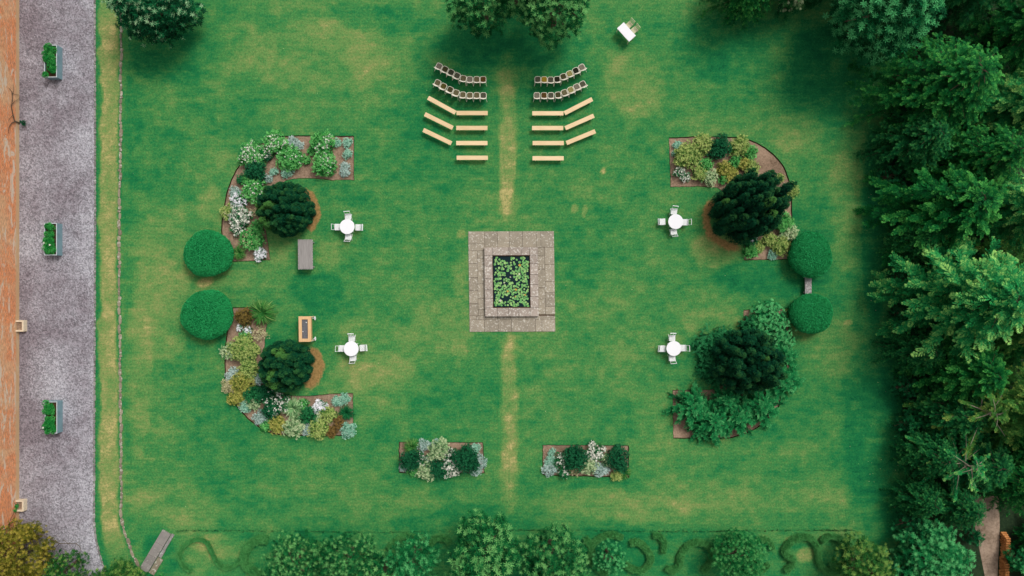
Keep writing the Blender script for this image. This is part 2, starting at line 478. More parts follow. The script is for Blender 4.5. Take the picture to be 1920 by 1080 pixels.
DRY_SHADE = [  # px, py, rx, ry, amount  (worn or lush grass, and tree shade painted into its colour)
 (952,150,22,50,.14),(951,255,19,135,.18),(950,305,16,105,.20),(953,385,20,34,.14),
 (956,775,18,165,.20),(956,740,13,110,.14),(955,895,20,70,.14),(955,645,20,20,.14),
 (945,600,30,10,.1),
 (590,110,150,70,.20),(430,95,70,50,.16),(720,110,60,90,.10),(640,70,60,40,.08),
 (1185,150,52,66,.26),(1060,85,40,40,.12),(1130,320,6,6,.5),(1345,300,70,36,.06),
 (1592,370,42,92,.17),(1490,250,50,40,.20),(1345,470,50,34,.30),(1430,130,60,40,.08),
 (1550,300,50,40,.08),(1640,150,40,60,-.05),
 (705,660,90,80,.20),(735,720,70,50,.14),(860,655,16,12,.16),(830,610,60,60,.12),(640,720,40,50,.12),
 (860,535,10,24,.16),(1058,500,10,24,.08),(865,440,10,10,.2),
 (385,528,20,11,.34),(393,300,60,60,.06),(395,392,36,34,.26),(300,470,50,110,.14),(260,700,26,160,.14),
 (300,620,60,60,.14),(310,780,60,50,.10),(280,560,30,80,.1),
 (330,950,90,34,.18),(420,1020,60,26,.34),(360,985,50,14,.18),(390,1055,40,20,.14),
 (680,950,160,30,.04),(1180,950,150,36,.24),(1420,930,180,40,.14),(1340,760,40,70,.06),(1250,790,60,60,.10),
 (1550,860,90,60,.05),(1330,600,60,30,.16),(1360,560,60,20,.06),(1510,1040,20,14,.35),(1450,1000,40,10,.12),(1560,700,50,40,.10),
 (1076,390,8,9,.34),(1095,395,5,14,.25),(640,400,36,20,.10),(690,470,60,60,.08),(620,470,30,40,.12),
 (1240,540,120,60,.06),(1590,605,8,8,.4),(1160,540,60,40,.05),
 # lush, deep green; along the top and right this paints tree shade
 (600,545,60,36,-.16),(800,300,90,70,-.08),(760,230,70,40,-.05),(960,70,150,60,-.26),(700,30,110,30,-.14),(330,110,90,50,-.26),
 (1400,90,150,70,-.16),(1560,160,90,110,-.22),(1640,420,26,200,-.20),(1645,820,70,220,-.24),(1520,430,70,50,-.10),
 (1450,520,130,34,-.14),(1560,560,100,60,-.10),(480,560,60,30,-.06),(560,170,60,80,-.04),(450,220,70,60,-.10),
 (835,460,30,60,-.08),(1100,430,60,60,-.08),(1180,600,60,60,-.06),(830,900,100,26,-.12),(1120,905,90,20,-.10),
 (600,600,50,50,-.08),(1330,640,50,50,-.16),(1240,680,60,30,-.08),(1500,800,60,60,-.1),(700,860,90,60,-.04),
 (600,1010,180,24,-.18),(880,985,140,26,-.18),(900,1050,220,40,-.2),(1300,1040,300,50,-.14),(870,160,70,50,-.10),(1050,160,70,60,-.10),
 (1440,600,70,60,-.08),(1500,700,90,40,-.06),(400,860,110,50,-.06),(250,60,12,400,-.06),(240,540,8,500,-.05),
 (640,820,120,60,-.03),(1080,560,60,90,-.04),(300,1060,40,50,-.2),
]
BARE = [ # ring centre px, py, radius, width, strength ; mulch under the yews
 (551,397,47,11,1.0, (-60,75)), (553,688,50,13,1.0,(-70,60)), (1379,408,62,10,.75,(130,290)), ]

def lawn_attrs(x, y):
    px = x * PXM + 960; py = 540 - y * PXM
    wob = fbm(x, y, 5.0, 11); wob2 = fbm(x, y, 2.0, 31); w3 = fbm(x, y, 1.1, 51)
    qx = px + 46 * wob + 26 * wob2 + 10 * w3; qy = py + 46 * fbm(x, y, 5.0, 71) + 26 * fbm(x, y, 2.0, 91) + 8 * w3
    d = 0.45 + 0.30 * fbm(x, y * 1.6, 9.0, 5) + 0.32 * fbm(x, y * 1.3, 2.2, 17) + 0.38 * fbm(x, y * 2.2, 0.8, 23)
    for (cx, cy, rx, ry, a) in DRY_SHADE:
        if rx < 30:
            e = ((px + 10 * wob2 + 6 * w3 - cx) / rx) ** 2 + ((py + 12 * wob2 + 5 * w3 - cy) / ry) ** 2
        else:
            e = ((qx - cx) / rx) ** 2 + ((qy - cy) / ry) ** 2
        if rx >= 30: a = a * (.80 if a > 0 else .80)
        d = d + a * np.clip((1.2 - e) * 1.9, 0, 1)
    l1 = L1(py); l2 = L2(py)
    band_in = np.clip((px - l1 - 7 - 22 * wob2 - 14 * w3) / 5, 0, 1) * np.clip((l2 - 3 - px - 16 * w3 - 8 * wob2) / 5, 0, 1)
    fade = 1 - 0.75 * np.clip((py - 990) / 60, 0, 1) - 0.4 * np.clip((60 - py) / 90, 0, 1)
    between = (px > l1 - 3) & (px < l2 + 1)
    d = np.where(between, 0.30 + 0.54 * band_in * fade + 0.42 * w3 + 0.2 * wob2, d)
    bare = np.zeros_like(d)
    for (cx, cy, r, wd, s, (a0, a1)) in BARE:
        dx = px - cx; dy = -(py - cy)
        rr = np.hypot(dx, dy); an = np.degrees(np.arctan2(dy, dx)) % 360
        mid = ((a0 + a1) / 2) % 360; half = abs(a1 - a0) / 2
        da = np.abs((an - mid + 180) % 360 - 180)
        bare = np.maximum(bare, s * np.clip(1.4 - np.abs((rr + 14 * w3 - (r - wd * .7)) / wd) , 0, 1) * np.clip((half - da) / 22, 0, 1))
    return np.clip(d, -0.15, 1.05), bare

# ------------------------------------------------------------------ flower-bed outlines (photo px on the ground)
def arc(pts, n=6):
    """smooth a polyline with Catmull-Rom (open)"""
    out = []
    p = [pts[0]] + pts + [pts[-1]]
    for i in range(1, len(p) - 2):
        for k in range(n):
            t = k / n
            q = []
            for a in (0, 1):
                p0, p1, p2, p3 = p[i - 1][a], p[i][a], p[i + 1][a], p[i + 2][a]
                q.append(0.5 * (2 * p1 + (p2 - p0) * t + (2 * p0 - 5 * p1 + 4 * p2 - p3) * t * t + (3 * p1 - p0 - 3 * p2 + p3) * t ** 3))
            out.append(tuple(q))
    out.append(pts[-1])
    return out
BEDS = {
 'A': [(664,255)] + [(664,338),(622,338)] + arc([(622,338),(590,335),(560,335),(535,340),(512,356),(500,390),(499,430),(503,460),(507,488)])[1:] + [(436,491)] + arc([(424,486),(415,440),(419,390),(430,345),(450,308),(482,274),(520,257),(560,254)]) ,
 'B': [(436,576),(503,577)] + arc([(503,590),(499,620),(496,650),(492,690),(505,722),(540,740),(580,742)]) + [(622,738),(662,737),(663,817)] + arc([(600,818),(530,816),(500,809),(470,790),(440,758),(425,728),(421,690),(423,640),(430,600)]),
 'C': [(1254,258)] + arc([(1300,256),(1355,256),(1390,259),(1420,268),(1448,287),(1470,313),(1483,350),(1485,392),(1485,430)]) + [(1484,487),(1395,488),(1395,447)] + arc([(1395,430),(1385,400),(1365,370),(1345,352)]) + [(1310,350),(1257,351)],
 'D': [(1394,581),(1478,578)] + arc([(1479,600),(1482,650),(1480,700),(1467,750),(1442,784),(1410,808),(1370,822)]) + [(1310,823),(1262,822),(1261,731)] + arc([(1330,731),(1365,715),(1388,680),(1395,640)]),
 'E': [(748,828.5),(906,829.5),(908.5,888),(748,887)],
 'F': [(1017,834),(1179,835),(1179.5,896),(1017,891)],
}
def ccw(poly):
    a = sum(poly[i][0] * poly[(i + 1) % len(poly)][1] - poly[(i + 1) % len(poly)][0] * poly[i][1] for i in range(len(poly)))
    return poly if a > 0 else poly[::-1]
BEDW = {k: ccw([tuple(P(*p))[:2] for p in v]) for k, v in BEDS.items()}
def offset(poly, d):
    n = len(poly); out = []
    for i in range(n):
        a, b, c = Vector(poly[i - 1]), Vector(poly[i]), Vector(poly[(i + 1) % n])
        e1 = (b - a).normalized(); e2 = (c - b).normalized()
        n1 = Vector((e1.y, -e1.x)); n2 = Vector((e2.y, -e2.x))
        m = n1 + n2
        m = m / max(0.35, m.length_squared) * 2 if m.length > 0.1 else n1
        m = m * (1.0 / 1.0)
        l = m.length
        if l > 1.6: m = m / l * 1.6
        out.append(tuple(b + m * d * 1.0))
    return out
def inside(poly, x, y):
    c = np.zeros(x.shape, dtype=bool)
    n = len(poly)
    for i in range(n):
        x0, y0 = poly[i]; x1, y1 = poly[(i + 1) % n]
        cond = ((y0 > y) != (y1 > y)) & (x < (x1 - x0) * (y - y0) / ((y1 - y0) + 1e-12) + x0)
        c ^= cond
    return c

# ------------------------------------------------------------------ the ground
LAWNZ = 0.0
def build_ground():
    # far field
    mb = MB(); mb.add([(-900, -900, -0.30), (900, -900, -0.30), (900, 900, -0.30), (-900, 900, -0.30)], [(0, 1, 2, 3)])
    tag(mb.build('ground', M['field']), kind='structure')
    st = 0.14
    xs = np.arange(-34.5, 45.0, st); ys = np.arange(-31.5, 33.0, st)
    X, Y = np.meshgrid(xs, ys, indexing='ij')
    d, b = lawn_attrs(X.ravel(), Y.ravel())
    n0, n1 = X.shape
    idx = np.arange(n0 * n1).reshape(n0, n1)
    F = np.stack([idx[:-1, :-1].ravel(), idx[1:, :-1].ravel(), idx[1:, 1:].ravel(), idx[:-1, 1:].ravel()], 1)
    hole = np.zeros(n0 * n1, dtype=bool)
    for k, poly in BEDW.items():
        hole |= inside(offset(poly, 0.10), X.ravel(), Y.ravel())
    F = F[~hole[F].any(axis=1)]
    Z = 0.02 * fbm(X.ravel(), Y.ravel(), 3.0, 3)
    V = np.stack([X.ravel(), Y.ravel(), Z - 0.004], 1)
    me = np_mesh('lawn', V, F, {'dry': d, 'bare': b}, smooth=True)
    tag(link_mesh('lawn', me, M['lawn']), kind='structure')
    # lips of turf round every bed, a cut edge and the soil
    for k, poly in BEDW.items():
        # densify
        pts = []
        for i in range(len(poly)):
            a, c = Vector(poly[i]), Vector(poly[(i + 1) % len(poly)])
            m = max(1, int((c - a).length / 0.18))
            for q in range(m): pts.append(tuple(a + (c - a) * q / m))
        n = len(pts)
        pts_a = np.array(pts); jit = np.random.RandomState(len(pts)).randn(n, 2) * 0.012
        pts = [tuple(p) for p in pts_a + jit]
        rings = [offset(pts, o) for o in (0.0, 0.14, 0.42)]
        V = []; hz = [0.012, 0.012, 0.006]
        for ri, z in zip(rings, hz): V += [(p[0], p[1], z) for p in ri]
        V = np.array(V); F = []
        for q in range(2):
            for i in range(n):
                j = (i + 1) % n
                F.append((q * n + i, (q + 1) * n + i, (q + 1) * n + j, q * n + j))
        dd, bb = lawn_attrs(V[:, 0], V[:, 1])
        me = np_mesh('bed_turf', V, F, {'dry': dd, 'bare': bb}, smooth=False)
        tag(link_mesh('turf_lip', me, M['lawn']), kind='structure')
        mb = MB()
        mb.add([(p[0], p[1], 0.011) for p in pts] + [(p[0], p[1], -0.16) for p in pts] +
               [(p[0], p[1], -0.10) for p in offset(pts, -0.055)],
               [(i, (i + 1) % n, n + (i + 1) % n, n + i) for i in range(n)] + [(n + i, n + (i + 1) % n, 2 * n + (i + 1) % n, 2 * n + i) for i in range(n)])
        tag(mb.build('cut_edge', M['edge']), kind='structure')
        # soil: triangulated polygon
        import mathutils
        inn = offset(pts, -0.05)
        vs = [Vector((p[0], p[1], 0)) for p in inn]
        tris = mathutils.geometry.tessellate_polygon([vs])
        mb = MB(); mb.add([(v.x, v.y, -0.085) for v in vs], [tuple(t) for t in tris])
        o = mb.build('bed_soil', M['soil'])
        for p in o.data.polygons:
            if p.normal.z < 0: p.flip()
        tag(o, kind='structure')
build_ground()

def strip_poly(name, left, right, z, mat):
    """quad strip between two px polylines"""
    mb = MB(); n = len(left)
    vs = [tuple(P(*p, 0))[:2] + (z,) for p in left] + [tuple(P(*p, 0))[:2] + (z,) for p in right]
    mb.add(vs, [(i, n + i, n + i + 1, i + 1) for i in range(n - 1)])
    o = mb.build(name, mat)
    for p in o.data.polygons:
        if p.normal.z < 0: p.flip()
    return o
pys = list(range(-260, 1320, 12))
tag(strip_poly('gravel_path', [(-240, y) for y in pys], [(float(L1(y)) - 1.5, y) for y in pys], 0.02, M['gravel']), kind='structure')

def stone_row(name, fn, wid, lmin, lmax, hgt, mat, label, y0, y1, seed, jx=0.02, skip=0.0):
    rng = random.Random(seed)
    vs, fs, tint = [], [], []
    y = y0
    while y < y1:
        ln = rng.uniform(lmin, lmax)
        a, b = P(float(fn(y)), y), P(float(fn(y + ln)), y + ln)
        d = (b - a); l = d.length; ang = math.atan2(d.y, d.x)
        if rng.random() >= skip:
            ww = wid * rng.uniform(.72, 1.2); hh = hgt * rng.uniform(.7, 1.15)
            c = (a + b) / 2 + Vector((rng.uniform(-jx, jx), 0, 0))
            m = Matrix.Rotation(ang + rng.uniform(-.06, .06), 3, 'Z')
            n = 8; base = len(vs); lv = [(1, 0), (1, .75), (.84, 1)]
            for k, zz in lv:
                for q in range(n):
                    t = 2 * PI * (q + .5) / n
                    cx = max(-1, min(1, 1.28 * math.cos(t))) * (l - .02) / 2 * k; cy = max(-1, min(1, 1.28 * math.sin(t))) * ww / 2 * k
                    rng2 = 1 + .06 * math.sin(q * 3.1 + y)
                    v = m @ Vector((cx * rng2, cy * rng2, 0)) + c
                    vs.append((v.x, v.y, -0.05 + (hh + .05) * zz))
            tv = rng.uniform(.72, 1.25)
            tint += [tv] * (n * 3)
            for k in range(2):
                for q in range(n):
                    j = (q + 1) % n
                    fs.append((base + k * n + q, base + k * n + j, base + (k + 1) * n + j, base + (k + 1) * n + q))
            fs.append(tuple(base + 2 * n + q for q in range(n)))
        y += ln
    me = bpy.data.meshes.new(name); me.from_pydata(vs, [], fs); me.update()
    at = me.attributes.new('tint', 'FLOAT', 'POINT'); at.data.foreach_set('value', np.array(tint, dtype=np.float32))
    o = link_mesh(name, me, mat)
    tag(o, label, 'stone edging')
    return o
stone_row('stone_edging', lambda y: L1(y) + .3, 0.15, 5, 13, 0.07, M['kerb'], 'thin row of small grey stones edging the gravel path', -200, 1240, 5)
stone_row('stone_edging', lambda y: L2(y) - .8, 0.23, 5, 19, 0.07, M['edging'], 'broad row of weathered lichen-spotted stones between dry strip and lawn', -200, 1240, 9, 0.045)

# forest floor and dirt track on the right
tag(strip_poly('forest_floor', [(1698 + 6 * math.sin(y / 70) - (34 if y < 420 else 0) * min(1, (420 - y) / 120), y) for y in pys], [(2100, y) for y in pys], 0.02, M['forest']), kind='structure')
tag(strip_poly('dirt_track', [(1822 + (y - 960) * .20, y) for y in range(930, 1320, 12)], [(1872 + 2 * math.sin(y / 30), y) for y in range(930, 1320, 12)], 0.03, M['track']), kind='structure')

# ------------------------------------------------------------------ leaf templates and placement
def diamond(L_, W_, z=0.0, fold=0.0):
    return np.array([[0, 0, 0], [L_ * .5, -W_ / 2, z + fold], [L_, 0, z], [L_ * .5, W_ / 2, z + fold]], dtype=float)
def rotz(a):
    c, s = math.cos(a), math.sin(a); return np.array([[c, -s, 0], [s, c, 0], [0, 0, 1.]])
def roty(a):
    c, s = math.cos(a), math.sin(a); return np.array([[c, 0, s], [0, 1, 0], [-s, 0, c]])
def t_leaf():
    V = diamond(1, .5, 0, .06); return V, np.array([.5, .5, .5, .5])
def t_rosette(n=7, up=0.35, seed=0):
    rs = np.random.RandomState(seed); V = []; T = []
    for k in range(n):
        l = rs.uniform(.75, 1.1); a = 2 * PI * k / n + rs.uniform(-.25, .25)
        d = diamond(l, .26, 0, .04) @ roty(-up * rs.uniform(.4, 1.4)).T @ rotz(a).T
        V.append(d); T.append(np.full(4, rs.uniform(-.16, .16)) + np.array([-.15, 0, .15, 0]))
    for k in range(3):
        a = 2 * PI * k / 3 + rs.uniform(-.5, .5)
        V.append(diamond(.5, .24) @ roty(-.9).T @ rotz(a).T); T.append(np.full(4, .22))
    return np.concatenate(V), np.concatenate(T)
def t_frond(seed=0, ntw=8, droop=.25, leafw=.10, spread=.36):
    rs = np.random.RandomState(seed); V = []; T = []
    for k in range(ntw):
        t = .12 + .86 * k / (ntw - 1)
        ln = spread * (1 - t) ** .7 * rs.uniform(.7, 1.2) + .10
        for sgn in (-1, 1):
            base = np.array([t, 0, -droop * t * t])
            a = sgn * R(rs.uniform(34, 56))
            m = max(1, int(round(ln / .20)))
            for q in range(m):
                d = diamond(ln / m * 1.35, leafw * rs.uniform(.8, 1.3), 0, rs.uniform(-.03, .03)) @ rotz(a + rs.uniform(-.3, .3)).T
                p = base + np.array([math.cos(a), math.sin(a), -.15 * q * droop]) * (ln * q / m)
                V.append(d + p); T.append(np.full(4, -.22 + .30 * t + .12 * (q + 1) / m + rs.uniform(-.17, .17)) + np.array([-.05, 0, .08, 0]))
    V.append(diamond(.22, leafw * 1.2) + np.array([.9, 0, -droop * .85])); T.append(np.full(4, .2))
    return np.concatenate(V), np.concatenate(T)
def t_plume(seed=0, n=46):
    rs = np.random.RandomState(seed); V = []; T = []
    for k in range(n):
        h = (k / n) ** .8; r = .22 * (1 - h ** 2.2) + .02
        a = k * 2.399 + rs.uniform(-.4, .4)
        d = diamond(.26, .085, 0, 0) @ roty(-(.75 + .6 * h) * rs.uniform(.75, 1.15)).T @ rotz(a).T
        V.append(d + np.array([r * math.cos(a), r * math.sin(a), h])); T.append(np.full(4, -.15 + .32 * h + rs.uniform(-.08, .08)))
    return np.concatenate(V), np.concatenate(T)
def t_strap(seed=0):
    rs = np.random.RandomState(seed); V = []
    segs = 4; w0 = .026
    pts = [np.array([0, 0, 0.]), np.array([.18, 0, .35]), np.array([.45, 0, .52]), np.array([.78, 0, .45]), np.array([1.0, 0, .22])]
    T = []
    for i in range(segs):
        wa = w0 * (1, 1.2, 1, .7, .1)[i]; wb = w0 * (1, 1.2, 1, .7, .1)[i + 1]
        a, b = pts[i], pts[i + 1]
        V.append(np.array([a + [0, -wa, 0], b + [0, -wb, 0], b + [0, wb, 0], a + [0, wa, 0]])); T.append(np.array([i, i + 1, i + 1, i]) * .08 - .15)
    return np.concatenate(V), np.concatenate(T)
TPL = dict(leaf=[t_leaf()], ros=[t_rosette(7, .35, s) for s in range(4)], ros5=[t_rosette(5, .6, s + 9) for s in range(4)],
           frond=[t_frond(s) for s in range(4)], frond_s=[t_frond(s + 20, 6, .3, .13, .34) for s in range(3)],
           plume=[t_plume(s) for s in range(3)], strap=[t_strap(s) for s in range(2)])

def frames(normals, spin, tilt_to=None):
    """rows: frame matrices with local z = normal, local x random or pointing along tilt_to projected"""
    n = normals / (np.linalg.norm(normals, axis=1, keepdims=True) + 1e-9)
    if tilt_to is None:
        ref = np.where(np.abs(n[:, 2:3]) > .9, np.array([[1., 0, 0]]), np.array([[0, 0, 1.]]))
        x = np.cross(ref, n)
    else:
        x = tilt_to - n * (tilt_to * n).sum(1, keepdims=True)
    x /= (np.linalg.norm(x, axis=1, keepdims=True) + 1e-9)
    y = np.cross(n, x)
    c, s = np.cos(spin)[:, None], np.sin(spin)[:, None]
    x2 = x * c + y * s; y2 = -x * s + y * c
    return np.stack([x2, y2, n], axis=2)     # columns
def scatter(kind, pos, fr, scale, tint, rng):
    """returns V,F,T for template copies"""
    tl = TPL[kind]; Vs = []; Ts = []
    which = rng.randint(0, len(tl), len(pos))
    for q, (tv, tt) in enumerate(tl):
        m = which == q
        if not m.any(): continue
        v = np.einsum('kij,tj->kti', fr[m], tv) * scale[m][:, None, None] + pos[m][:, None, :]
        Vs.append(v.reshape(-1, 3)); Ts.append((tint[m][:, None] + tt[None, :]).ravel())
    V = np.concatenate(Vs); T = np.clip(np.concatenate(Ts), 0, 1)
    F = np.arange(len(V)).reshape(-1, 4)
    return V, F, T
def merge(parts):
    V = []; F = []; T = []; b = 0
    for v, f, t in parts:
        V.append(v); F.append(f + b); T.append(t); b += len(v)
    return np.concatenate(V), np.concatenate(F), np.concatenate(T)

def dirs(n, rng, zmin=-.2):
    z = rng.uniform(zmin, 1, n); a = rng.uniform(0, 2 * PI, n); r = np.sqrt(1 - z * z)
    return np.stack([r * np.cos(a), r * np.sin(a), z], 1)

def clump_crown(rng, Rx, Ry, Hc, z0, nclump, cr, density, tpl, size, base_t=.42, zmin=-.25, inner=.25, wispy=0.0, star=0.0, star_size=1.0):
    """lumpy crown: leaf whorls on clumps spread over a dome. returns V,F,T and the clump centres"""
    cs = []
    for k in range(nclump):
        f = (k + .5) / nclump
        rad = math.sqrt(f) * .93; a = k * 2.39996 + rng.uniform(-.3, .3)
        dome = math.sqrt(max(0, 1 - rad * rad))
        r_ = cr * rng.uniform(.75, 1.3)
        x, y = Rx * rad * math.cos(a) * rng.uniform(.85, 1.06), Ry * rad * math.sin(a) * rng.uniform(.85, 1.06)
        z = z0 + Hc * (.25 + .75 * dome * rng.uniform(.8, 1.05)) - r_ * .5
        cs.append((x, y, max(z, r_ * .35), r_))
        if rad > .6: cs.append((x * .93, y * .93, max(z0 + Hc * .15 * rng.rand(), r_ * .3), r_ * .95))
    P_, N_, T_ = [], [], []
    for (x, y, z, r_) in cs:
        n = int(max(5, density * r_ * r_ * 4 * PI * .6))
        d = dirs(n, rng, zmin)
        rr = r_ * np.where(rng.rand(n) < inner, rng.uniform(.4, .8, n), rng.uniform(.85, 1.06, n))
        if wispy: rr = rr * (1 + wispy * rng.exponential(.35, n))
        P_.append(np.array([x, y, z]) + d * rr[:, None] * np.array([1, 1, .8]))
        nn = d * .8 + np.array([0, 0, .7]) + rng.randn(n, 3) * .22
        N_.append(nn); T_.append(np.full(n, base_t + rng.uniform(-.12, .12)) + rng.randn(n) * .10)
    P_ = np.concatenate(P_); N_ = np.concatenate(N_); T_ = np.concatenate(T_)
    keep = P_[:, 2] > 0.02
    P_, N_, T_ = P_[keep], N_[keep], T_[keep]
    sc_ = size * rng.uniform(.75, 1.25, len(P_))
    if star > 0:                       # pale young shoots above older dark leaves; in beds the dark also paints shaded gaps
        is_star = rng.rand(len(P_)) < star
        T_ = np.where(is_star, T_ + .30, T_ - .22)
        P_ = P_ + N_ / np.linalg.norm(N_, axis=1, keepdims=True) * (is_star * size * rng.uniform(.4, 1.3, len(P_)))[:, None]
        N_ = np.where(is_star[:, None], N_ * .5 + np.array([0, 0, 1.]), N_)
        sc_ = np.where(is_star, sc_ * star_size, sc_)
    fr = frames(N_, rng.uniform(0, 2 * PI, len(P_)))
    return scatter(tpl, P_, fr, sc_, T_, rng), cs

def trunk_mesh(name, parent, rng, h, rad, targets, mat, nl=7):
    mb = MB()
    top = Vector((rng.uniform(-.15, .15), rng.uniform(-.15, .15), h))
    pts = [Vector((0, 0, -.15)), Vector((0, 0, .15)), top * .5 + Vector((.05, .04, 0)), top]
    mb.tube(pts, [rad * 1.35, rad, rad * .75, rad * .35], 8)
    if len(targets):
        sel = [targets[i] for i in rng.permutation(len(targets))[:nl]]
        for c in sel:
            c = Vector(c[:3]); s = Vector((0, 0, h * rng.uniform(.3, .85)))
            m_ = (s + c) / 2 + Vector((0, 0, .15 * h * rng.uniform(-.3, .8)))
            mb.tube([s, m_, c], [rad * .45, rad * .28, rad * .08], 5)
    return mb.build('trunk', mat, parent)

# ------------------------------------------------------------------ broadleaf trees with whorled leaves
def whorl_tree(px, py, rpx, h, mat, label, cat='tree', name='leafy_tree', size=.30, seed=1, dens=7.0, crf=.24, ry=1.0, nclump=34, base_t=.40, ze=.62, wispy=0.0, tpl='ros', group=None, z0f=.25, star=.35, star_size=.85):
    zc = h * ze
    loc = P(px, py, zc); loc.z = 0
    k = (H - zc) / H / PXM
    Rw = rpx * k
    root = empty(name, loc)
    tag(root, label, cat, group)
    rng = np.random.RandomState(seed)
    (V, F, T), cs = clump_crown(rng, Rw, Rw * ry, h * (1 - z0f), h * z0f, nclump, Rw * crf, dens, tpl, size, base_t, wispy=wispy, star=star, star_size=star_size)
    link_mesh('crown', np_mesh('crown', V, F, {'tint': T}), FM[mat], root)
    trunk_mesh('trunk', root, rng, h * .8, .05 * h ** .8 + .04, cs, M['bark'], 10)
    return root

# ------------------------------------------------------------------ conifers with feathery sprays
def conifer_meshes(seed, nb=64, Rw=1.0, h=2.0, fsize=.26, along=8, flat=1.3, droop=.16, fan=1.0, lk=4, lw=1.0, bark='bark', tplk='frond'):
    """unit conifer, radius 1; scaled when placed"""
    rng = np.random.RandomState(seed); pos = []; nor = []; dr = []; tn = []; scl = []
    limbs = []
    sect = rng.uniform(.72, 1.12, 9)
    for b in range(nb):
        f = (b + .5) / nb
        z = h * (.14 + .82 * f)
        a = b * 2.39996 + rng.uniform(-.25, .25)
        ln = Rw * (1 - f ** flat) ** .75 * sect[int((a % (2 * PI)) / (2 * PI) * 9) % 9] * rng.uniform(.82, 1.1) + .10
        ang = .30 * f
        d = np.array([math.cos(a) * math.cos(ang), math.sin(a) * math.cos(ang), math.sin(ang)])
        side = np.array([-math.sin(a), math.cos(a), 0])
        limbs.append(((0, 0, z), tuple(np.array([0, 0, z]) + d * ln * .9 + np.array([0, 0, -droop * ln * ln]))))
        m = max(3, int(along * ln * 1.25))
        tb = rng.uniform(-.16, .16)
        for q in range(m):
            t = .10 + .92 * (q + rng.uniform(0, .8)) / m
            for sgn in ((-1, 1) if q < m - 1 else (0,)):
                p = np.array([0, 0, z]) + d * (ln * t) + np.array([0, 0, -droop * (ln * t) ** 2])
                dd = d * 1.0 + side * sgn * rng.uniform(.2, 1.0) * fan + side * rng.randn() * .38 * fan + np.array([0, 0, rng.uniform(-.35, .18)])
                pos.append(p); dr.append(dd); nor.append(np.array([0, 0, 1.]) + rng.randn(3) * .38 + d * .25)
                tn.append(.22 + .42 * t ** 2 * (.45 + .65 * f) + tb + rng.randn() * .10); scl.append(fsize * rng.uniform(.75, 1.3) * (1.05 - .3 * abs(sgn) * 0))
    pos = np.array(pos); nor = np.array(nor); dr = np.array(dr)
    for q in range(34):                        # leader shoots that close the top
        a = q * 2.39996; el = rng.uniform(.35, 1.25)
        dd = np.array([math.cos(a) * math.cos(el), math.sin(a) * math.cos(el), math.sin(el)])
        rr_ = rng.uniform(.0, .09)
        pos = np.vstack([pos, [math.cos(a) * rr_, math.sin(a) * rr_, h * rng.uniform(.88, 1.0)]]); dr = np.vstack([dr, dd]); nor = np.vstack([nor, np.array([-dd[0], -dd[1], 1.4])])
        tn.append(.45 + rng.randn() * .1); scl.append(fsize * .8)
    fr = frames(nor, np.zeros(len(pos)), dr)
    V, F, T = scatter(tplk, pos, fr, np.array(scl), np.array(tn), rng)
    crown = np_mesh('crown', V, F, {'tint': T})
    mb = MB()
    mb.tube([(0, 0, -.05), (0, 0, h * .4), (0.02, .02, h * .7), (0, 0, h * .85)], [.05, .03, .010, .003], 8)
    for i, (a, b) in enumerate(limbs):
        if i % lk == 0:
            a = Vector(a); b = Vector(b)
            mb.tube([a, (a + b) / 2 + Vector((0, 0, .03)), b], [.012 * lw, .007 * lw, .003 * lw], 4)
    me = bpy.data.meshes.new('trunk'); me.from_pydata(mb.v, [], mb.f); me.update(); me.materials.append(M[bark])
    return crown, me
CON = [conifer_meshes(101, 130, fsize=.125, along=15), conifer_meshes(202, 110, fsize=.14, along=14, fan=.7), conifer_meshes(303, 190, fsize=.085, along=18, fan=1.8),
       conifer_meshes(404, 110, fsize=.145, along=14, droop=.26, fan=.7),
       conifer_meshes(505, 28, fsize=.095, along=20, droop=.10, fan=.30, lk=1, lw=1.0, bark='bark_pale'),
       conifer_meshes(606, 46, fsize=.20, along=12, droop=.12, fan=.75, lk=3, lw=.8, tplk='frond_s')]
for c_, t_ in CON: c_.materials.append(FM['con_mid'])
def conifer(px, py, rpx, h, var, mat, rz, label, ry=1.0, cat='tree', ze=.42, group='conifers of the dense belt', name='conifer_tree'):
    zc = h * ze
    loc = P(px, py, zc); loc.z = 0
    Rw = rpx * (H - zc) / H / PXM
    root = empty(name, loc, rz)
    tag(root, label, cat, group)
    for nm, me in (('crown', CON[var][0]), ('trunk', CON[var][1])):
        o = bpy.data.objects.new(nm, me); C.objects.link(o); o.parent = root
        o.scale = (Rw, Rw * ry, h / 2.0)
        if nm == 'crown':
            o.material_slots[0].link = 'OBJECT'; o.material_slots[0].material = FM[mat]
    return root

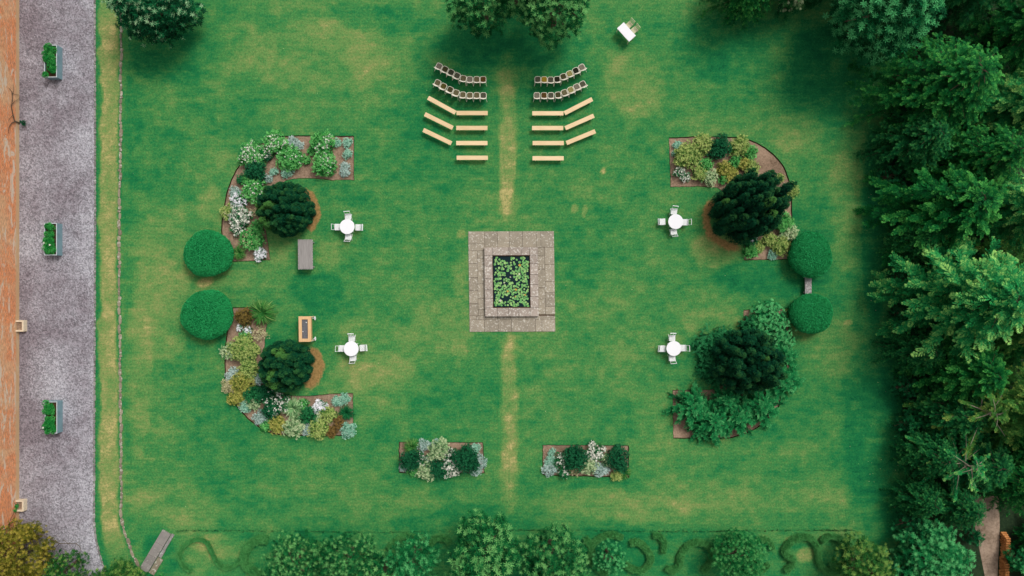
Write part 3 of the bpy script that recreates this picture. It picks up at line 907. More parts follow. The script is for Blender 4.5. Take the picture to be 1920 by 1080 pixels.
# ------------------------------------------------------------------ fastigiate yews
def plume_yew(px, py, rpx, h, label, seed, npl=110, pr=.30, lean=(0, 0), gold=(), ry=1.0, ov=.30, jl=.80):
    rng = np.random.RandomState(seed)
    loc = P(px, py); Rw = rpx / PXM
    root = empty('yew_tree', loc); tag(root, label, 'yew tree', 'plume-shaped yews at the flower beds')
    LV, LN, LT, LS = [], [], [], []
    mb = MB()
    for k in range(npl):
        f = (k + .5) / npl
        rad = math.sqrt(f); a = k * 2.39996 + rng.uniform(-.35, .35)
        top = h * (1 - .56 * rad ** 2.4) * (rng.uniform(jl, 1.08) if rad < .75 else rng.uniform(.86, .98))
        x, y = Rw * rad * math.cos(a), Rw * ry * rad * math.sin(a)
        r = pr * rng.uniform(.75, 1.25)
        ax = np.array([x / Rw * .20 + lean[0] + rng.randn() * .03, y / Rw * .20 + lean[1] + rng.randn() * .03, 1.0]); ax /= np.linalg.norm(ax)
        tip = np.array([x, y, 0.]) + ax * (top / ax[2])
        base = np.array([x * .85, y * .85, .15 if rad > .7 else top * .35])
        g = 0.0
        for (gx, gy, gr) in gold:
            if (x / Rw - gx) ** 2 + (y / Rw - gy) ** 2 < gr * gr: g = .40
        tb = .33 + rng.uniform(-.10, .10) + g
        mb.tube([base, base * .4 + tip * .6, tip - ax * r * 1.6, tip - ax * r * .5], [r * .55, r * .8, r * .72, r * .15], 6)
        Lp = np.linalg.norm(tip - base)
        ref = np.cross(ax, [0, 1, 0]); ref /= np.linalg.norm(ref); bi = np.cross(ax, ref)
        n = int(230 * (pr / .3))
        dist = rng.rand(n) ** 1.5 * min(Lp, 2.8)                     # distance below the tip
        ph = rng.uniform(0, 2 * PI, n)
        rr = r * np.sqrt(np.clip(dist / (r * 2.2), 0, 1)) * rng.uniform(.82, 1.10, n)
        out = np.cos(ph)[:, None] * ref + np.sin(ph)[:, None] * bi
        p = tip - ax * dist[:, None] + out * rr[:, None]
        up = np.clip(1 - dist / (r * 1.5), 0, 1)[:, None]
        LV.append(p); LN.append(ax * (.55 + .9 * up) + out * .55 + rng.randn(n, 3) * .18)
        LT.append(tb + .16 * up[:, 0] + rng.randn(n) * .07); LS.append(np.full(n, 1.0) * rng.uniform(.10, .17, n))
    pos = np.concatenate(LV); keep = pos[:, 2] > .03
    LNc = np.concatenate(LN)
    # sprigs grow along the plume: template x axis follows the normal, so stand the leaves up
    fr = frames(np.cross(LNc, rng.randn(len(LNc), 3)), np.zeros(len(LNc)), LNc)
    fr2 = frames(LNc, rng.uniform(0, 2 * PI, len(LNc)))
    sel = rng.rand(len(LNc)) < ov
    fr = np.where(sel[:, None, None], fr2, fr)
    V, F, T = scatter('ros5', pos[keep], fr2[keep], np.concatenate(LS)[keep] * .85, np.concatenate(LT)[keep], rng)
    link_mesh('crown', np_mesh('crown', V, F, {'tint': T}), FM['yew'], root)
    body = mb.build('inner_growth', FM['yew'], root)
    trunk_mesh('trunk', root, rng, h * .6, .22, [(Rw * .6 * math.cos(q), Rw * .6 * math.sin(q), h * .5, 0) for q in np.arange(0, 6.2, .5)], M['bark'], 12)

# ------------------------------------------------------------------ clipped domes
def clipped_dome(px, py, rpx, h, label, seed, ry=1.0, rot=0.0):
    rng = np.random.RandomState(seed)
    zc = h * .55; loc = P(px, py, zc); loc.z = 0
    Rw = rpx * (H - zc) / H / PXM
    root = empty('clipped_dome', loc, rot); tag(root, label, 'clipped shrub', 'clipped dome shrubs')
    # solid clipped body, uneven outline
    nu, nv = 72, 26; V = []; F = []
    ph = rng.uniform(0, 6.28, 6)
    def surf(u, t):
        # t 0 top .. 1 bottom ; squared-off dome
        r = math.sin(min(1, t * 1.12) * PI / 2) ** .72 if t < .8 else 1 - .10 * ((t - .8) / .2) ** 2
        z = h * (math.cos(min(1, t) * PI / 2)) ** .45
        wv = 1 + .026 * math.sin(2 * u + ph[0]) + .020 * math.sin(3 * u + ph[1]) + .014 * math.sin(5 * u + ph[2]) + .006 * math.sin(9 * u + ph[3])
        return r * Rw * wv, z * (1 + .03 * math.sin(2 * u + ph[4]) * r)
    for j in range(nv + 1):
        for i in range(nu):
            u = 2 * PI * i / nu; r, z = surf(u, j / nv)
            V.append((r * math.cos(u), r * ry * math.sin(u), z * .985))
    for j in range(nv):
        for i in range(nu):
            k = (i + 1) % nu
            F.append((j * nu + i, (j + 1) * nu + i, (j + 1) * nu + k, j * nu + k))
    body = np_mesh('core', V, F, {'tint': np.full(len(V), .12)}, smooth=True)
    n = 26000; u = rng.uniform(0, 2 * PI, n); t = np.where(rng.rand(n) < .6, rng.rand(n) ** .7 * .80, rng.uniform(.3, 1, n))
    pos = []; nor = []
    for i in range(n):
        r, z = surf(u[i], t[i]); r2, z2 = surf(u[i], min(1, t[i] + .02))
        tr, tz = r2 - r, z2 - z
        nx, nz = -tz, tr
        pos.append((r * math.cos(u[i]), r * ry * math.sin(u[i]), z)); nor.append((nx * math.cos(u[i]), nx * math.sin(u[i]), nz + .01))
    pos = np.array(pos); nor = np.array(nor); nor /= np.linalg.norm(nor, axis=1, keepdims=True) + 1e-9
    lump = fbm(pos[:, 0] + seed, pos[:, 1], .5, seed) * .35 + fbm(pos[:, 0], pos[:, 1] + seed, .18, seed + 3) * .3
    pos += nor * (rng.uniform(-.03, .035, n) + lump * .05)[:, None]
    fr = frames(nor * .5 + rng.randn(n, 3) * .42, rng.uniform(0, 2 * PI, n))
    V2, F2, T2 = scatter('leaf', pos, fr, rng.uniform(.06, .12, n), .46 + rng.randn(n) * .15 + lump * .9, rng)
    me = np_mesh('foliage', V2, F2, {'tint': T2})
    link_mesh('foliage', me, FM['dome'], root)
    link_mesh('inner_growth', body, FM['dome'], root)

# ------------------------------------------------------------------ bed plants
KIND = {  # height/radius, template, leaf size, density, clump count, clump radius frac, material
 'green': (1.0, 'ros5', .15, 40, 13, .34, 'green'), 'lime': (.95, 'ros5', .14, 42, 14, .32, 'lime'),
 'gold': (.85, 'ros5', .14, 42, 14, .32, 'gold'), 'dark': (1.2, 'ros5', .13, 52, 13, .34, 'dark'),
 'deep': (1.0, 'ros5', .15, 42, 13, .34, 'deep'), 'bronze': (.7, 'ros5', .12, 46, 12, .30, 'bronze'),
 'rust': (.7, 'ros5', .12, 46, 12, .30, 'rust'), 'silver': (.75, 'ros5', .10, 80, 9, .36, 'silver'),
 'teal': (.75, 'ros5', .11, 80, 9, .36, 'teal'), 'pale': (.9, 'ros5', .14, 40, 13, .30, 'pale'),
 'cream': (.8, 'ros5', .11, 50, 13, .28, 'cream'), 'wisp': (.9, 'ros5', .09, 22, 14, .26, 'cream'),
 'lush': (.9, 'frond_s', .30, 17, 20, .27, 'lush'), 'lushdark': (1.1, 'frond_s', .28, 18, 18, .30, 'deep'),
 'wild': (.8, 'frond_s', .40, 9, 13, .30, 'wild'), 'snow': (.8, 'ros5', .12, 40, 9, .34, 'deep'),
}
_pseed = [1000]
SCALE = {'lower left': 1.16, 'small bottom': 1.14, 'upper left': 1.08, 'upper right': 1.08, 'lower right': 1.10}
def plant(kind, px, py, r, label, fl=0, flm='blossom', fls=.075, ry=1.0, cat=None, name=None, seed=None, zbase=-.08, parent_loc=None, fl_side=None, hmul=1.0, group=None):
    _pseed[0] += 1
    for k_, v_ in SCALE.items():
        if k_ in label: r = r * v_; break
    rng = np.random.RandomState(seed or _pseed[0])
    if kind == 'strap':
        h = r / PXM * .8
        loc = P(px, py, h * .4); loc.z = zbase
        Rw = r / PXM * 1.02
        root = empty(name or 'strap_leaf_plant', loc); tag(root, label, cat or 'plant', group)
        n = 240
        pos = np.column_stack([rng.randn(n) * .05 * Rw, rng.randn(n) * .05 * Rw, np.zeros(n)])
        a = rng.uniform(0, 2 * PI, n)
        fr = frames(np.tile([0, 0, 1.], (n, 1)) + rng.randn(n, 3) * .12, a)
        V, F, T = scatter('strap', pos, fr, Rw * rng.uniform(.55, 1.1, n), .45 + rng.randn(n) * .16, rng)
        V[:, 2] = np.abs(V[:, 2]) + .01
        link_mesh('foliage', np_mesh('foliage', V, F, {'tint': T}), FM['strap' if fl_side is None else fl_side], root)
        return root
    hf, tpl, ls, dens, nc, crf, mat = KIND[kind]
    h0 = r / PXM * hf * hmul
    zc = h0 * .55
    loc = P(px, py, zc); loc.z = zbase
    Rw = r * (H - zc) / H / PXM
    h = max(.18, Rw * hf * hmul)
    root = empty(name or {'silver': 'silver_leaf_plant', 'teal': 'silver_leaf_plant'}.get(kind, 'garden_shrub'), loc)
    tag(root, label, cat or ('plant' if r < 10 else 'shrub'), group)
    small = min(1.0, .55 + Rw * .7)
    (V, F, T), cs = clump_crown(rng, Rw * .88, Rw * .88 * ry, h, 0, nc, Rw * crf * 1.12, dens / (small ** 1.6) * 1.25, tpl, ls * small, .44, zmin=-.1, inner=.2, star=(.5 if kind not in ('lush', 'lushdark', 'wild') else .4), star_size=.95, wispy=(.45 if kind in ('lush', 'lushdark', 'wild', 'wisp') else .12))
    link_mesh('foliage', np_mesh('foliage', V, F, {'tint': T}), FM[mat], root)
    mb = MB()
    for c in cs[::3]:
        mb.tube([(0, 0, -.05), (c[0] * .5, c[1] * .5, c[2] * .55), (c[0], c[1], c[2])], [.03 * h + .008, .015, .005], 4)
    mb.build('stem', M['bark'], root)
    if fl:
        fl = int(fl * 1.35)
        cs_a = np.array(cs)
        which = rng.randint(0, len(cs_a), fl); d = dirs(fl, rng, .15)
        pos = cs_a[which, :3] + d * (cs_a[which, 3:4] * 1.10)
        if fl_side is not None:      # flowers gathered on one side
            s = pos[:, 0] * fl_side[0] + pos[:, 1] * fl_side[1]
            pos = pos[s > -.15 * Rw]; 
        n = len(pos)
        fr = frames(np.tile([0, 0, 1.], (n, 1)) + rng.randn(n, 3) * .25, rng.uniform(0, 6.28, n))
        V, F, T = scatter('ros5', pos + np.array([0, 0, .05]), fr, fls * 1.30 * rng.uniform(.7, 1.3, n), np.zeros(n), rng)
        link_mesh('blossoms', np_mesh('blossoms', V, F), M[flm], root)
    return root

# ================================================================== BRICK WALL on the left
def W(px, py):      # a photo pixel on the face of the wall -> world point on that face
    xw = (36.5 - 960) / PXM
    k = (960 - 36.5) / (960 - px)                # (H-z)/H
    z = H * (1 - k)
    return Vector((xw, (540 - py) / PXM * k, z))
XW = (36.5 - 960) / PXM
WH = 3.1
wall = empty('garden_wall', (XW, 0, 0)); tag(wall, 'long orange brick garden wall with pale limewash patches beside the gravel', 'wall')
mb = MB(); mb.box((-.24, 0, WH / 2 - .1), (.48, 60, WH + .2)); mb.build('brickwork', M['brick'], wall)
mb = MB()
rng_ = random.Random(4)
for k in range(60): mb.box((-.24, -29.5 + k, WH + .05), (.62, .985, .09), bev=.015)
mb.build('coping', M['granite'], wall)

def wall_planter(py, lab):
    c = P(43.5, py, .2)
    r = empty('wall_planter', (XW, c.y, 0.02)); tag(r, lab, 'planter', 'pale planters against the brick wall')
    mb = MB(); d, wd, t, h = .62, .88, .13, .42
    mb.box((d - t / 2, 0, h / 2), (t, wd, h), bev=.02); 
    for s in (-1, 1): mb.box(((d - t) / 2 + .003, s * (wd / 2 - t / 2), h / 2), (d - t + .002, t, h - .006), bev=.015)
    mb.build('box', M['planter_stone'], r)
    mb = MB(); mb.box(((d - t) / 2 + .01, 0, .16), (d - t, wd - 2 * t, .28)); mb.build('soil', M['soil'], r)
wall_planter(611, 'small pale open box planter at the middle of the brick wall')
wall_planter(947, 'small pale box planter with a climbing stem beside the olive tree')

def wall_climber(name, lab, stems, tufts, mat='green'):
    base = stems[0][0]
    r = empty(name, (XW, base[1], 0)); tag(r, lab, 'climbing plant')
    mb = MB()
    for st, rad in [(s[1], s[2]) for s in stems]:
        pts = [W(*p) - Vector((XW, base[1], 0)) + Vector((.06, 0, 0)) for p in st]
        mb.tube(pts, [rad * (1 - .7 * i / max(1, len(pts) - 1)) for i in range(len(pts))], 5)
    mb.build('stem', M['bark'], r)
    rng = np.random.RandomState(7); parts = []
    for (px, py, z, rr, n) in tufts:
        c = (W(px, py) if z is None else P(px, py, z)) - Vector((XW, base[1], 0))
        d = dirs(n, rng, -.6); pos = np.array(c) + d * rr * rng.uniform(.3, 1.1, (n, 1)) * np.array([.6, 1, 1]) + np.array([.08, 0, 0])
        fr = frames(d + np.array([.6, 0, .6]), rng.uniform(0, 6.28, n))
        parts.append(scatter('ros5', pos, fr, rng.uniform(.07, .12, n), .4 + rng.randn(n) * .1, rng))
    V, F, T = merge(parts); link_mesh('foliage', np_mesh('foliage', V, F, {'tint': T}), FM[mat], r)
Y0 = P(0, 226).y
wall_climber('wall_climber', 'bare twisted climber stem with a dark green tuft on the upper wall',
    [((0, Y0), [(36, 231), (26, 227), (23, 215), (20, 200), (22, 185), (21, 172), (15, 165)], .055),
     ((0, Y0), [(27, 228), (20, 231), (15, 240), (14, 250)], .04), ((0, Y0), [(21, 175), (28, 177), (35, 178)], .022),
     ((0, Y0), [(21, 196), (26, 190), (33, 186), (36, 180)], .02), ((0, Y0), [(22, 180), (24, 168), (23, 158)], .02), ((0, Y0), [(23, 215), (17, 222), (14, 228)], .02)],
    [(43, 231, .35, .19, 60), (38, 229, .5, .12, 30)], 'dark')
Y1 = P(0, 960).y
wall_climber('wall_climber', 'thin climbing stems with a few leaves above the lower wall planter',
    [((0, Y1), [(36, 945), (31, 950), (24, 962), (18, 975), (14, 985)], .03), ((0, Y1), [(34, 950), (29, 960), (22, 975)], .022), ((0, Y1), [(32, 948), (26, 944), (23, 938)], .02)],
    [(30, 949, None, .16, 40), (26, 957, None, .12, 24)], 'green')

# ================================================================== POND
def quad_mesh_slabs(name, quads, z0, z1, mat, parent, seed=1, jit=0.0):
    rng = random.Random(seed); vs, fs, tint = [], [], []
    for q in quads:
        pts = [P(*p, 0) for p in q]
        pts = [Vector((p.x, p.y, 0)) for p in pts]
        area = sum(pts[i].x * pts[(i + 1) % 4].y - pts[(i + 1) % 4].x * pts[i].y for i in range(4))
        if area < 0: pts = pts[::-1]
        c = sum(pts, Vector()) / 4; zt = z1 + rng.uniform(-jit, jit); b = len(vs)
        ins = []
        for p in pts:
            d = (c - p).normalized(); ins.append(p + d * .013)
        for z, ring in ((z0, ins), (zt - .012, ins), (zt, [p + (c - p).normalized() * .012 for p in ins])):
            vs += [(p.x, p.y, z) for p in ring]
        for k in range(2):
            for i in range(4):
                j = (i + 1) % 4; fs.append((b + k * 4 + i, b + k * 4 + j, b + k * 4 + 4 + j, b + k * 4 + 4 + i))
        fs.append((b + 8, b + 9, b + 10, b + 11)); tv = rng.uniform(.88, 1.12); tint += [tv] * 12
    me = bpy.data.meshes.new(name); me.from_pydata(vs, [], fs); me.update()
    me.attributes.new('tint', 'FLOAT', 'POINT').data.foreach_set('value', np.array(tint, dtype=np.float32))
    return link_mesh(name, me, mat, parent)
def rectq(x0, y0, x1, y1, tilt=True):
    def tl(x, y):                                   # the pond is turned very slightly in the photograph
        return (x + (y - 528) * .014, y - (x - 960) * .004) if tilt else (x, y)
    return [tl(x0, y0), tl(x1, y0), tl(x1, y1), tl(x0, y1)]
tag(quad_mesh_slabs('stone_paving', [rectq(879.5, 434, 1039.5, 621)], -.1, .018, M['edge'], None), kind='structure')
qs = []
def run(a0, a1, b0, b1, cuts, horiz):
    cs = [a0] + cuts + [a1]
    for i in range(len(cs) - 1):
        qs.append(rectq(cs[i], b0, cs[i + 1], b1) if horiz else rectq(b0, cs[i], b1, cs[i + 1]))
run(879, 910, 433.5, 457, [], True); run(879, 910, 457, 470, [], True)
run(910, 1015, 433.5, 464, [934, 956, 981, 1007], True); run(1015, 1040, 433.5, 464, [], True)
run(470, 592, 879, 896, [494, 520, 545, 569], False); run(470, 592, 896, 910.5, [484, 508, 532, 560, 580], False)
run(464, 590, 1009, 1022, [480, 505, 540, 561], False); run(464, 590, 1022, 1040, [496, 528, 549, 575], False)
run(879, 1040, 592, 599, [893, 910, 932, 957, 985, 1013], True)
run(879, 1040, 599, 622, [907, 933, 958, 1003, 1015], True)
pav = quad_mesh_slabs('stone_paving', qs, -.05, .045, M['paving'], None, 3, .006); tag(pav, kind='structure')
pond = empty('pond_surround', P(959, 528)); tag(pond, 'raised rectangular stone coping around the dark lily pond', 'pond')
pond_inv = Vector(pond.location)
qs = []
run(909, 993.5, 464, 479, [925, 955, 979], True); run(993.5, 1009, 464, 479, [], True)
run(479, 577, 909, 924, [499, 522, 543, 560], False); run(479, 577, 994, 1009, [495, 515, 534, 556], False)
run(909, 1009, 577, 593, [932, 953, 972, 993], True)
co = quad_mesh_slabs('coping', qs, .0, .34, M['coping'], pond, 8, .006); co.location = -pond_inv
mb = MB()
for q in ((922.5, 477.5, 995.5, 480.2), (922.5, 575.5, 995.5, 578.5), (922.3, 480, 925, 576), (993.2, 480, 995.9, 576)):
    pts = [P(*p) for p in rectq(*q)]; mb.prism([(p.x, p.y) for p in pts], -.2, .31)
b_ = mb.build('basin_wall', M['edge'], pond); b_.location = -pond_inv
m_, n_, b_ = new_mat('pond_water', 0.12, 0.5)
b_.inputs['Base Color'].default_value = (0.004, 0.018, 0.022, 1); b_.inputs['IOR'].default_value = 1.33
wn = noise(n_, 3.0, 2, .5, coords(n_)); bp = n_.nodes.new('ShaderNodeBump'); bp.inputs['Strength'].default_value = .05
n_.links.new(wn.outputs['Fac'], bp.inputs['Height']); n_.links.new(bp.outputs[0], b_.inputs['Normal'])
mb = MB(); pts = [P(*p) for p in rectq(923, 478, 995, 578)]
mb.add([(p.x, p.y, .18) for p in pts], [(0, 1, 2, 3)]); o = mb.build('pond_water', m_)
if o.data.polygons[0].normal.z < 0: o.data.polygons[0].flip()
tag(o, kind='structure')

M['pad'] = leafmat('lily_pad', (70, 142, 74), (122, 180, 106), (176, 206, 130), 0.45, 0.05)
def pad_mesh(seed):
    rng = random.Random(seed); n = 18; notch = R(26)
    V = [(0, 0, .004)]; T = [.4]
    for r_, z in ((.55, .004), (1.0, .010)):
        for k in range(n):
            a = notch / 2 + (2 * PI - notch) * k / (n - 1)
            V.append((r_ * math.cos(a) * (1 + .03 * math.sin(3 * a + seed)), r_ * math.sin(a), z + .006 * math.sin(4 * a))); T.append(.45 + .15 * r_ + .05 * math.sin(a * 9))
    F = [(0, 1 + k, 2 + k, 2 + k) for k in range(n - 1)]
    me = bpy.data.meshes.new('lily_pad')
    me.from_pydata(V, [], [(0, 1 + k, 2 + k) for k in range(n - 1)] + [(1 + k, 1 + n + k, 2 + n + k, 2 + k) for k in range(n - 1)]); me.update()
    me.attributes.new('tint', 'FLOAT', 'POINT').data.foreach_set('value', np.array(T, dtype=np.float32) + rng.uniform(-.25, .25))
    me.materials.append(M['pad']); return me
PADS = [pad_mesh(s) for s in range(6)]
prng = random.Random(12)
PADG = [  # cluster centres px (x,y,spread,n)
 (936,486,6,9),(944,492,5,6),(928,492,3,3),(961,483,4,3),(985,482,5,5),(980,490,2,1),(988,495,4,4),(966,490,3,2),
 (952,499,6,10),(938,502,3,3),(943,503,2,2),(977,497,7,10),(928,510,4,5),(940,513,5,8),(934,522,4,4),(965,512,6,8),(975,508,5,7),(985,508,4,6),
 (972,520,7,10),(983,518,6,8),(950,525,4,5),(957,530,5,7),(930,532,5,8),(936,540,6,9),(943,548,6,9),(934,552,6,8),(953,548,6,9),(960,543,4,5),(975,540,7,10),(986,535,5,8),
 (968,546,5,5),(983,550,6,9),(975,556,6,8),(986,560,5,7),(929,563,5,6),(940,570,4,5),(948,568,3,3),(933,573,6,7),(960,568,5,8),(966,574,5,5),(977,564,4,4),(990,570,4,5),(950,574,3,2),(984,574,2,1)]
placed = []
for (cx, cy, sp, n) in PADG:
    for k in range(n):
        for tr in range(14):
            x, y = prng.gauss(cx, sp * .75), prng.gauss(cy, sp * .75); r_ = prng.uniform(1.5, 2.7)
            if not (925 + r_ < x < 993 - r_ and 480 + r_ < y < 576 - r_): continue
            if all((x - a) ** 2 + (y - b) ** 2 > (.78 * (r_ + c)) ** 2 for a, b, c in placed):
                placed.append((x, y, r_)); break
for i, (x, y, r_) in enumerate(placed[:290]):
    p = P(x, y, .19); p.z = .185 + .0023 * (i % 7)
    o = bpy.data.objects.new('lily_pad', PADS[i % 6]); C.objects.link(o)
    o.location = p; o.rotation_euler = (0, 0, prng.uniform(0, 6.28)); o.scale = (r_ / PXM, r_ / PXM, 1)
    px_, py_ = int((x - 925) // 23), int((y - 480) // 32.5)
    where = [['upper left corner', 'top middle', 'upper right corner'], ['left side', 'centre', 'right side'], ['lower left corner', 'bottom middle', 'lower right corner']][min(2, py_)][min(2, px_)]
    tag(o, 'round green lily pad floating in the %s of the pond' % where, 'lily pad', 'lily pads on the pond')
def lily(x, y, mat, r_, lab):
    p = P(x, y, .22); p.z = .205
    rng = np.random.RandomState(int(x * 7)); n = 5
    pos = np.zeros((n, 3)); pos[:, 2] = np.linspace(0, .03, n)
    V, F, T = scatter('ros', pos, frames(np.tile([0, 0, 1.], (n, 1)), np.linspace(0, 2, n)), np.linspace(1, .5, n) * r_, np.zeros(n), rng)
    o = link_mesh('water_lily', np_mesh('water_lily', V, F), M[mat], None, p)
    tag(o, lab, 'flower', 'water lilies')
lily(974.5, 497, 'lily_gold', .13, 'golden water lily near the top right of the pond')
lily(974, 514, 'lily_white', .10, 'cream water lily right of the pond middle, upper one')
lily(952, 546, 'lily_gold', .11, 'orange water lily just left of the pond middle')
lily(967.5, 543, 'lily_gold', .12, 'orange water lily just right of the pond middle')
lily(984.5, 553, 'lily_gold', .09, 'small orange lily near the right edge of the pond')
lily(938, 563.5, 'lily_white', .13, 'pale peach water lily near the lower left of the pond')
lily(945.5, 530, 'lily_white', .08, 'small pinkish lily in the left half of the pond')
lily(966, 556.5, 'lily_gold', .07, 'smallest orange lily low in the middle of the pond')
lily(957, 519.5, 'lily_white', .07, 'small pale lily bud in the centre of the pond')

# ================================================================== FOLDING CHAIRS and ROUND TABLES
def make_folding_chair():
    r = empty('folding_chair', (0, 0, 0)); wd = .46
    mb = MB()
    for k in range(6): mb.box((0, -.19 + k * .076, .45), (wd, .068, .018), bev=.004)
    mb.build('seat', M['white_paint'], r)
    mb = MB()
    for s in (-1, 1): mb.box((s * .225, 0, .425), (.028, .44, .035))
    mb.build('seat_frame', M['white_paint'], r)
    mb = MB()      # leaning back: two posts and three rails
    for s in (-1, 1): mb.tube([(s * .21, -.17, .44), (s * .215, -.40, .84)], .016, 6)
    mb.box((0, -.395, .825), (.47, .026, .10), rx=R(-28), bev=.006)
    mb.box((0, -.235, .56), (.42, .02, .04), rx=R(-28)); 
    mb.build('backrest', M['white_paint'], r)
    for s in (-1, 1):
        mb = MB(); mb.tube([(s * .235, -.20, .50), (s * .235, .24, .0)], .017, 5); mb.build('leg', M['white_paint'], r)
        mb = MB(); mb.tube([(s * .205, .18, .43), (s * .205, -.27, .0)], .017, 5); mb.build('leg', M['white_paint'], r)
    return r
fold0 = make_folding_chair(); fold_used = [False]
def place_fold(pos, ang, label, group):
    if not fold_used[0]: r = fold0; fold_used[0] = True
    else: r = copy_tree(fold0)
    r.location = pos; r.rotation_euler = (0, 0, ang)
    tag(r, label, 'chair', group)
def round_table(px, py, where, chairs, seed):
    c = P(px, py, .75); c.z = 0
    r = empty('round_table', c); tag(r, 'round white table standing ' + where, 'table', 'round white lawn tables')
    mb = MB(); mb.disc((0, 0, .715), .575, .035, 48, .012); mb.build('tabletop', M['white_cloth'], r)
    mb = MB(); mb.disc((0, 0, .655), .50, .058, 32); mb.build('apron', M['white_paint'], r)
    for k in range(4):
        a = PI / 4 + k * PI / 2; mb = MB()
        mb.tube([(.34 * math.cos(a), .34 * math.sin(a), .66), (.50 * math.cos(a), .50 * math.sin(a), 0)], .022, 6); mb.build('leg', M['white_paint'], r)
    for (side, off, d, tw) in chairs:
        a = {'upper': PI / 2, 'lower': -PI / 2, 'left': PI, 'right': 0}[side]
        v = Vector((math.cos(a), math.sin(a), 0)); t = Vector((-v.y, v.x, 0))
        place_fold(c + v * d + t * off, a + PI / 2 + R(tw), 'white slatted chair on the %s side of the round table %s' % (side, where), 'white folding chairs at the round tables')
round_table(650.7, 425, 'near the grey table', [('upper', -.0, .78, 3), ('lower', .02, .74, -2), ('left', -.0, .80, 2), ('right', -.03, .80, -1)], 1)
round_table(658.3, 654, 'near the drinks cart', [('upper', .03, .76, 0), ('lower', .05, .72, 3), ('left', .02, .80, -4), ('right', .03, .82, 5)], 2)
round_table(1267, 415.5, 'near the upper right yew', [('upper', .06, .80, -7), ('lower', -.08, .74, 4), ('left', -.02, .96, 3), ('right', -.02, .80, 0)], 3)
round_table(1263.5, 653.5, 'near the lower right yew', [('upper', .06, .78, 0), ('lower', -.05, .76, 5), ('left', .05, .80, -3), ('right', -.0, .80, 2)], 4)

# ================================================================== WHITE OBLONG TABLE, two slatted chairs
tc = P(1174.6, 59.9, .75); tc.z = 0; ta = math.atan2(-(66.5 - 41.7), 1191.9 - 1169.5)
r = empty('oblong_table', tc, ta); tag(r, 'white oblong table set askew alone at the top of the lawn', 'table')
mb = MB(); mb.box((0, 0, .735), (1.39, .70, .03), bev=.006); mb.build('tabletop', M['white_cloth'], r)
mb = MB()
for s in (-1, 1): mb.box((0, s * .31, .66), (1.2, .03, .11)); mb.box((s * .60, 0, .66), (.03, .59, .11))
mb.build('apron', M['cream_slat'], r)
for sx in (-1, 1):
    for sy in (-1, 1):
        mb = MB(); mb.box((sx * .62, sy * .30, .34), (.05, .05, .72)); mb.build('leg', M['cream_slat'], r)
def make_slat_chair():
    r = empty('slatted_chair', (0, 0, 0))
    mb = MB()
    for k in range(6): mb.box((0, -.17 + k * .072, .45), (.42, .058, .018))
    mb.build('seat', M['cream_slat'], r)
    mb = MB()
    for s in (-1, 1): mb.tube([(s * .20, -.20, .44), (s * .20, -.30, .88)], .016, 6)
    mb.box((0, -.30, .86), (.44, .03, .07), rx=R(-13), bev=.008); mb.box((0, -.265, .72), (.40, .02, .05), rx=R(-13)); mb.box((0, -.235, .58), (.40, .02, .05), rx=R(-13))
    mb.build('backrest', M['cream_slat'], r)
    for s in (-1, 1):
        mb = MB(); mb.tube([(s * .19, .17, .44), (s * .19, .19, 0)], .018, 5); mb.build('leg', M['cream_slat'], r)
        mb = MB(); mb.tube([(s * .19, -.19, .44), (s * .19, -.25, 0)], .018, 5); mb.build('leg', M['cream_slat'], r)
    return r
sc0 = make_slat_chair(); sc1 = copy_tree(sc0)
for o, px, py, rot, lab in ((sc0, 1180.5, 45.8, 180, 'cream slatted chair behind the white oblong table, the upper of two'),
                            (sc1, 1190.0, 55.8, 176, 'cream slatted chair behind the white oblong table, the lower of two')):
    p = P(px, py, .45); p.z = 0; o.location = p; o.rotation_euler = (0, 0, ta + R(rot))
    tag(o, lab, 'chair', 'slatted chairs at the oblong table')

# ================================================================== CREAM-FRAMED CHAIRS, two rows each side of the aisle
SEATC = {'charcoal': (54, 55, 42), 'grey': (104, 99, 86), 'olive brown': (88, 82, 58), 'dark brown': (74, 54, 22), 'moss brown': (74, 68, 30), 'dark olive': (58, 56, 32),
         'mustard': (134, 112, 32), 'khaki': (124, 118, 72), 'black': (28, 29, 16), 'dark grey': (68, 68, 54)}
SM = {k: simple('seat_' + k.replace(' ', '_'), L([v * 1.06 for v in c]), 0.85, 0.15, 0.25, 9.0) for k, c in SEATC.items()}
def rrect(w_, d_, rf, rb, n=5):
    """rounded rectangle, centre origin; front (+y) corners radius rf, back corners rb"""
    pts = []
    for (cx, cy, r_, a0) in ((w_ / 2 - rf, d_ / 2 - rf, rf, 0), (-w_ / 2 + rf, d_ / 2 - rf, rf, 90), (-w_ / 2 + rb, -d_ / 2 + rb, rb, 180), (w_ / 2 - rb, -d_ / 2 + rb, rb, 270)):
        for k in range(n + 1):
            a = R(a0 + 90 * k / n); pts.append((cx + r_ * math.cos(a), cy + r_ * math.sin(a)))
    return pts
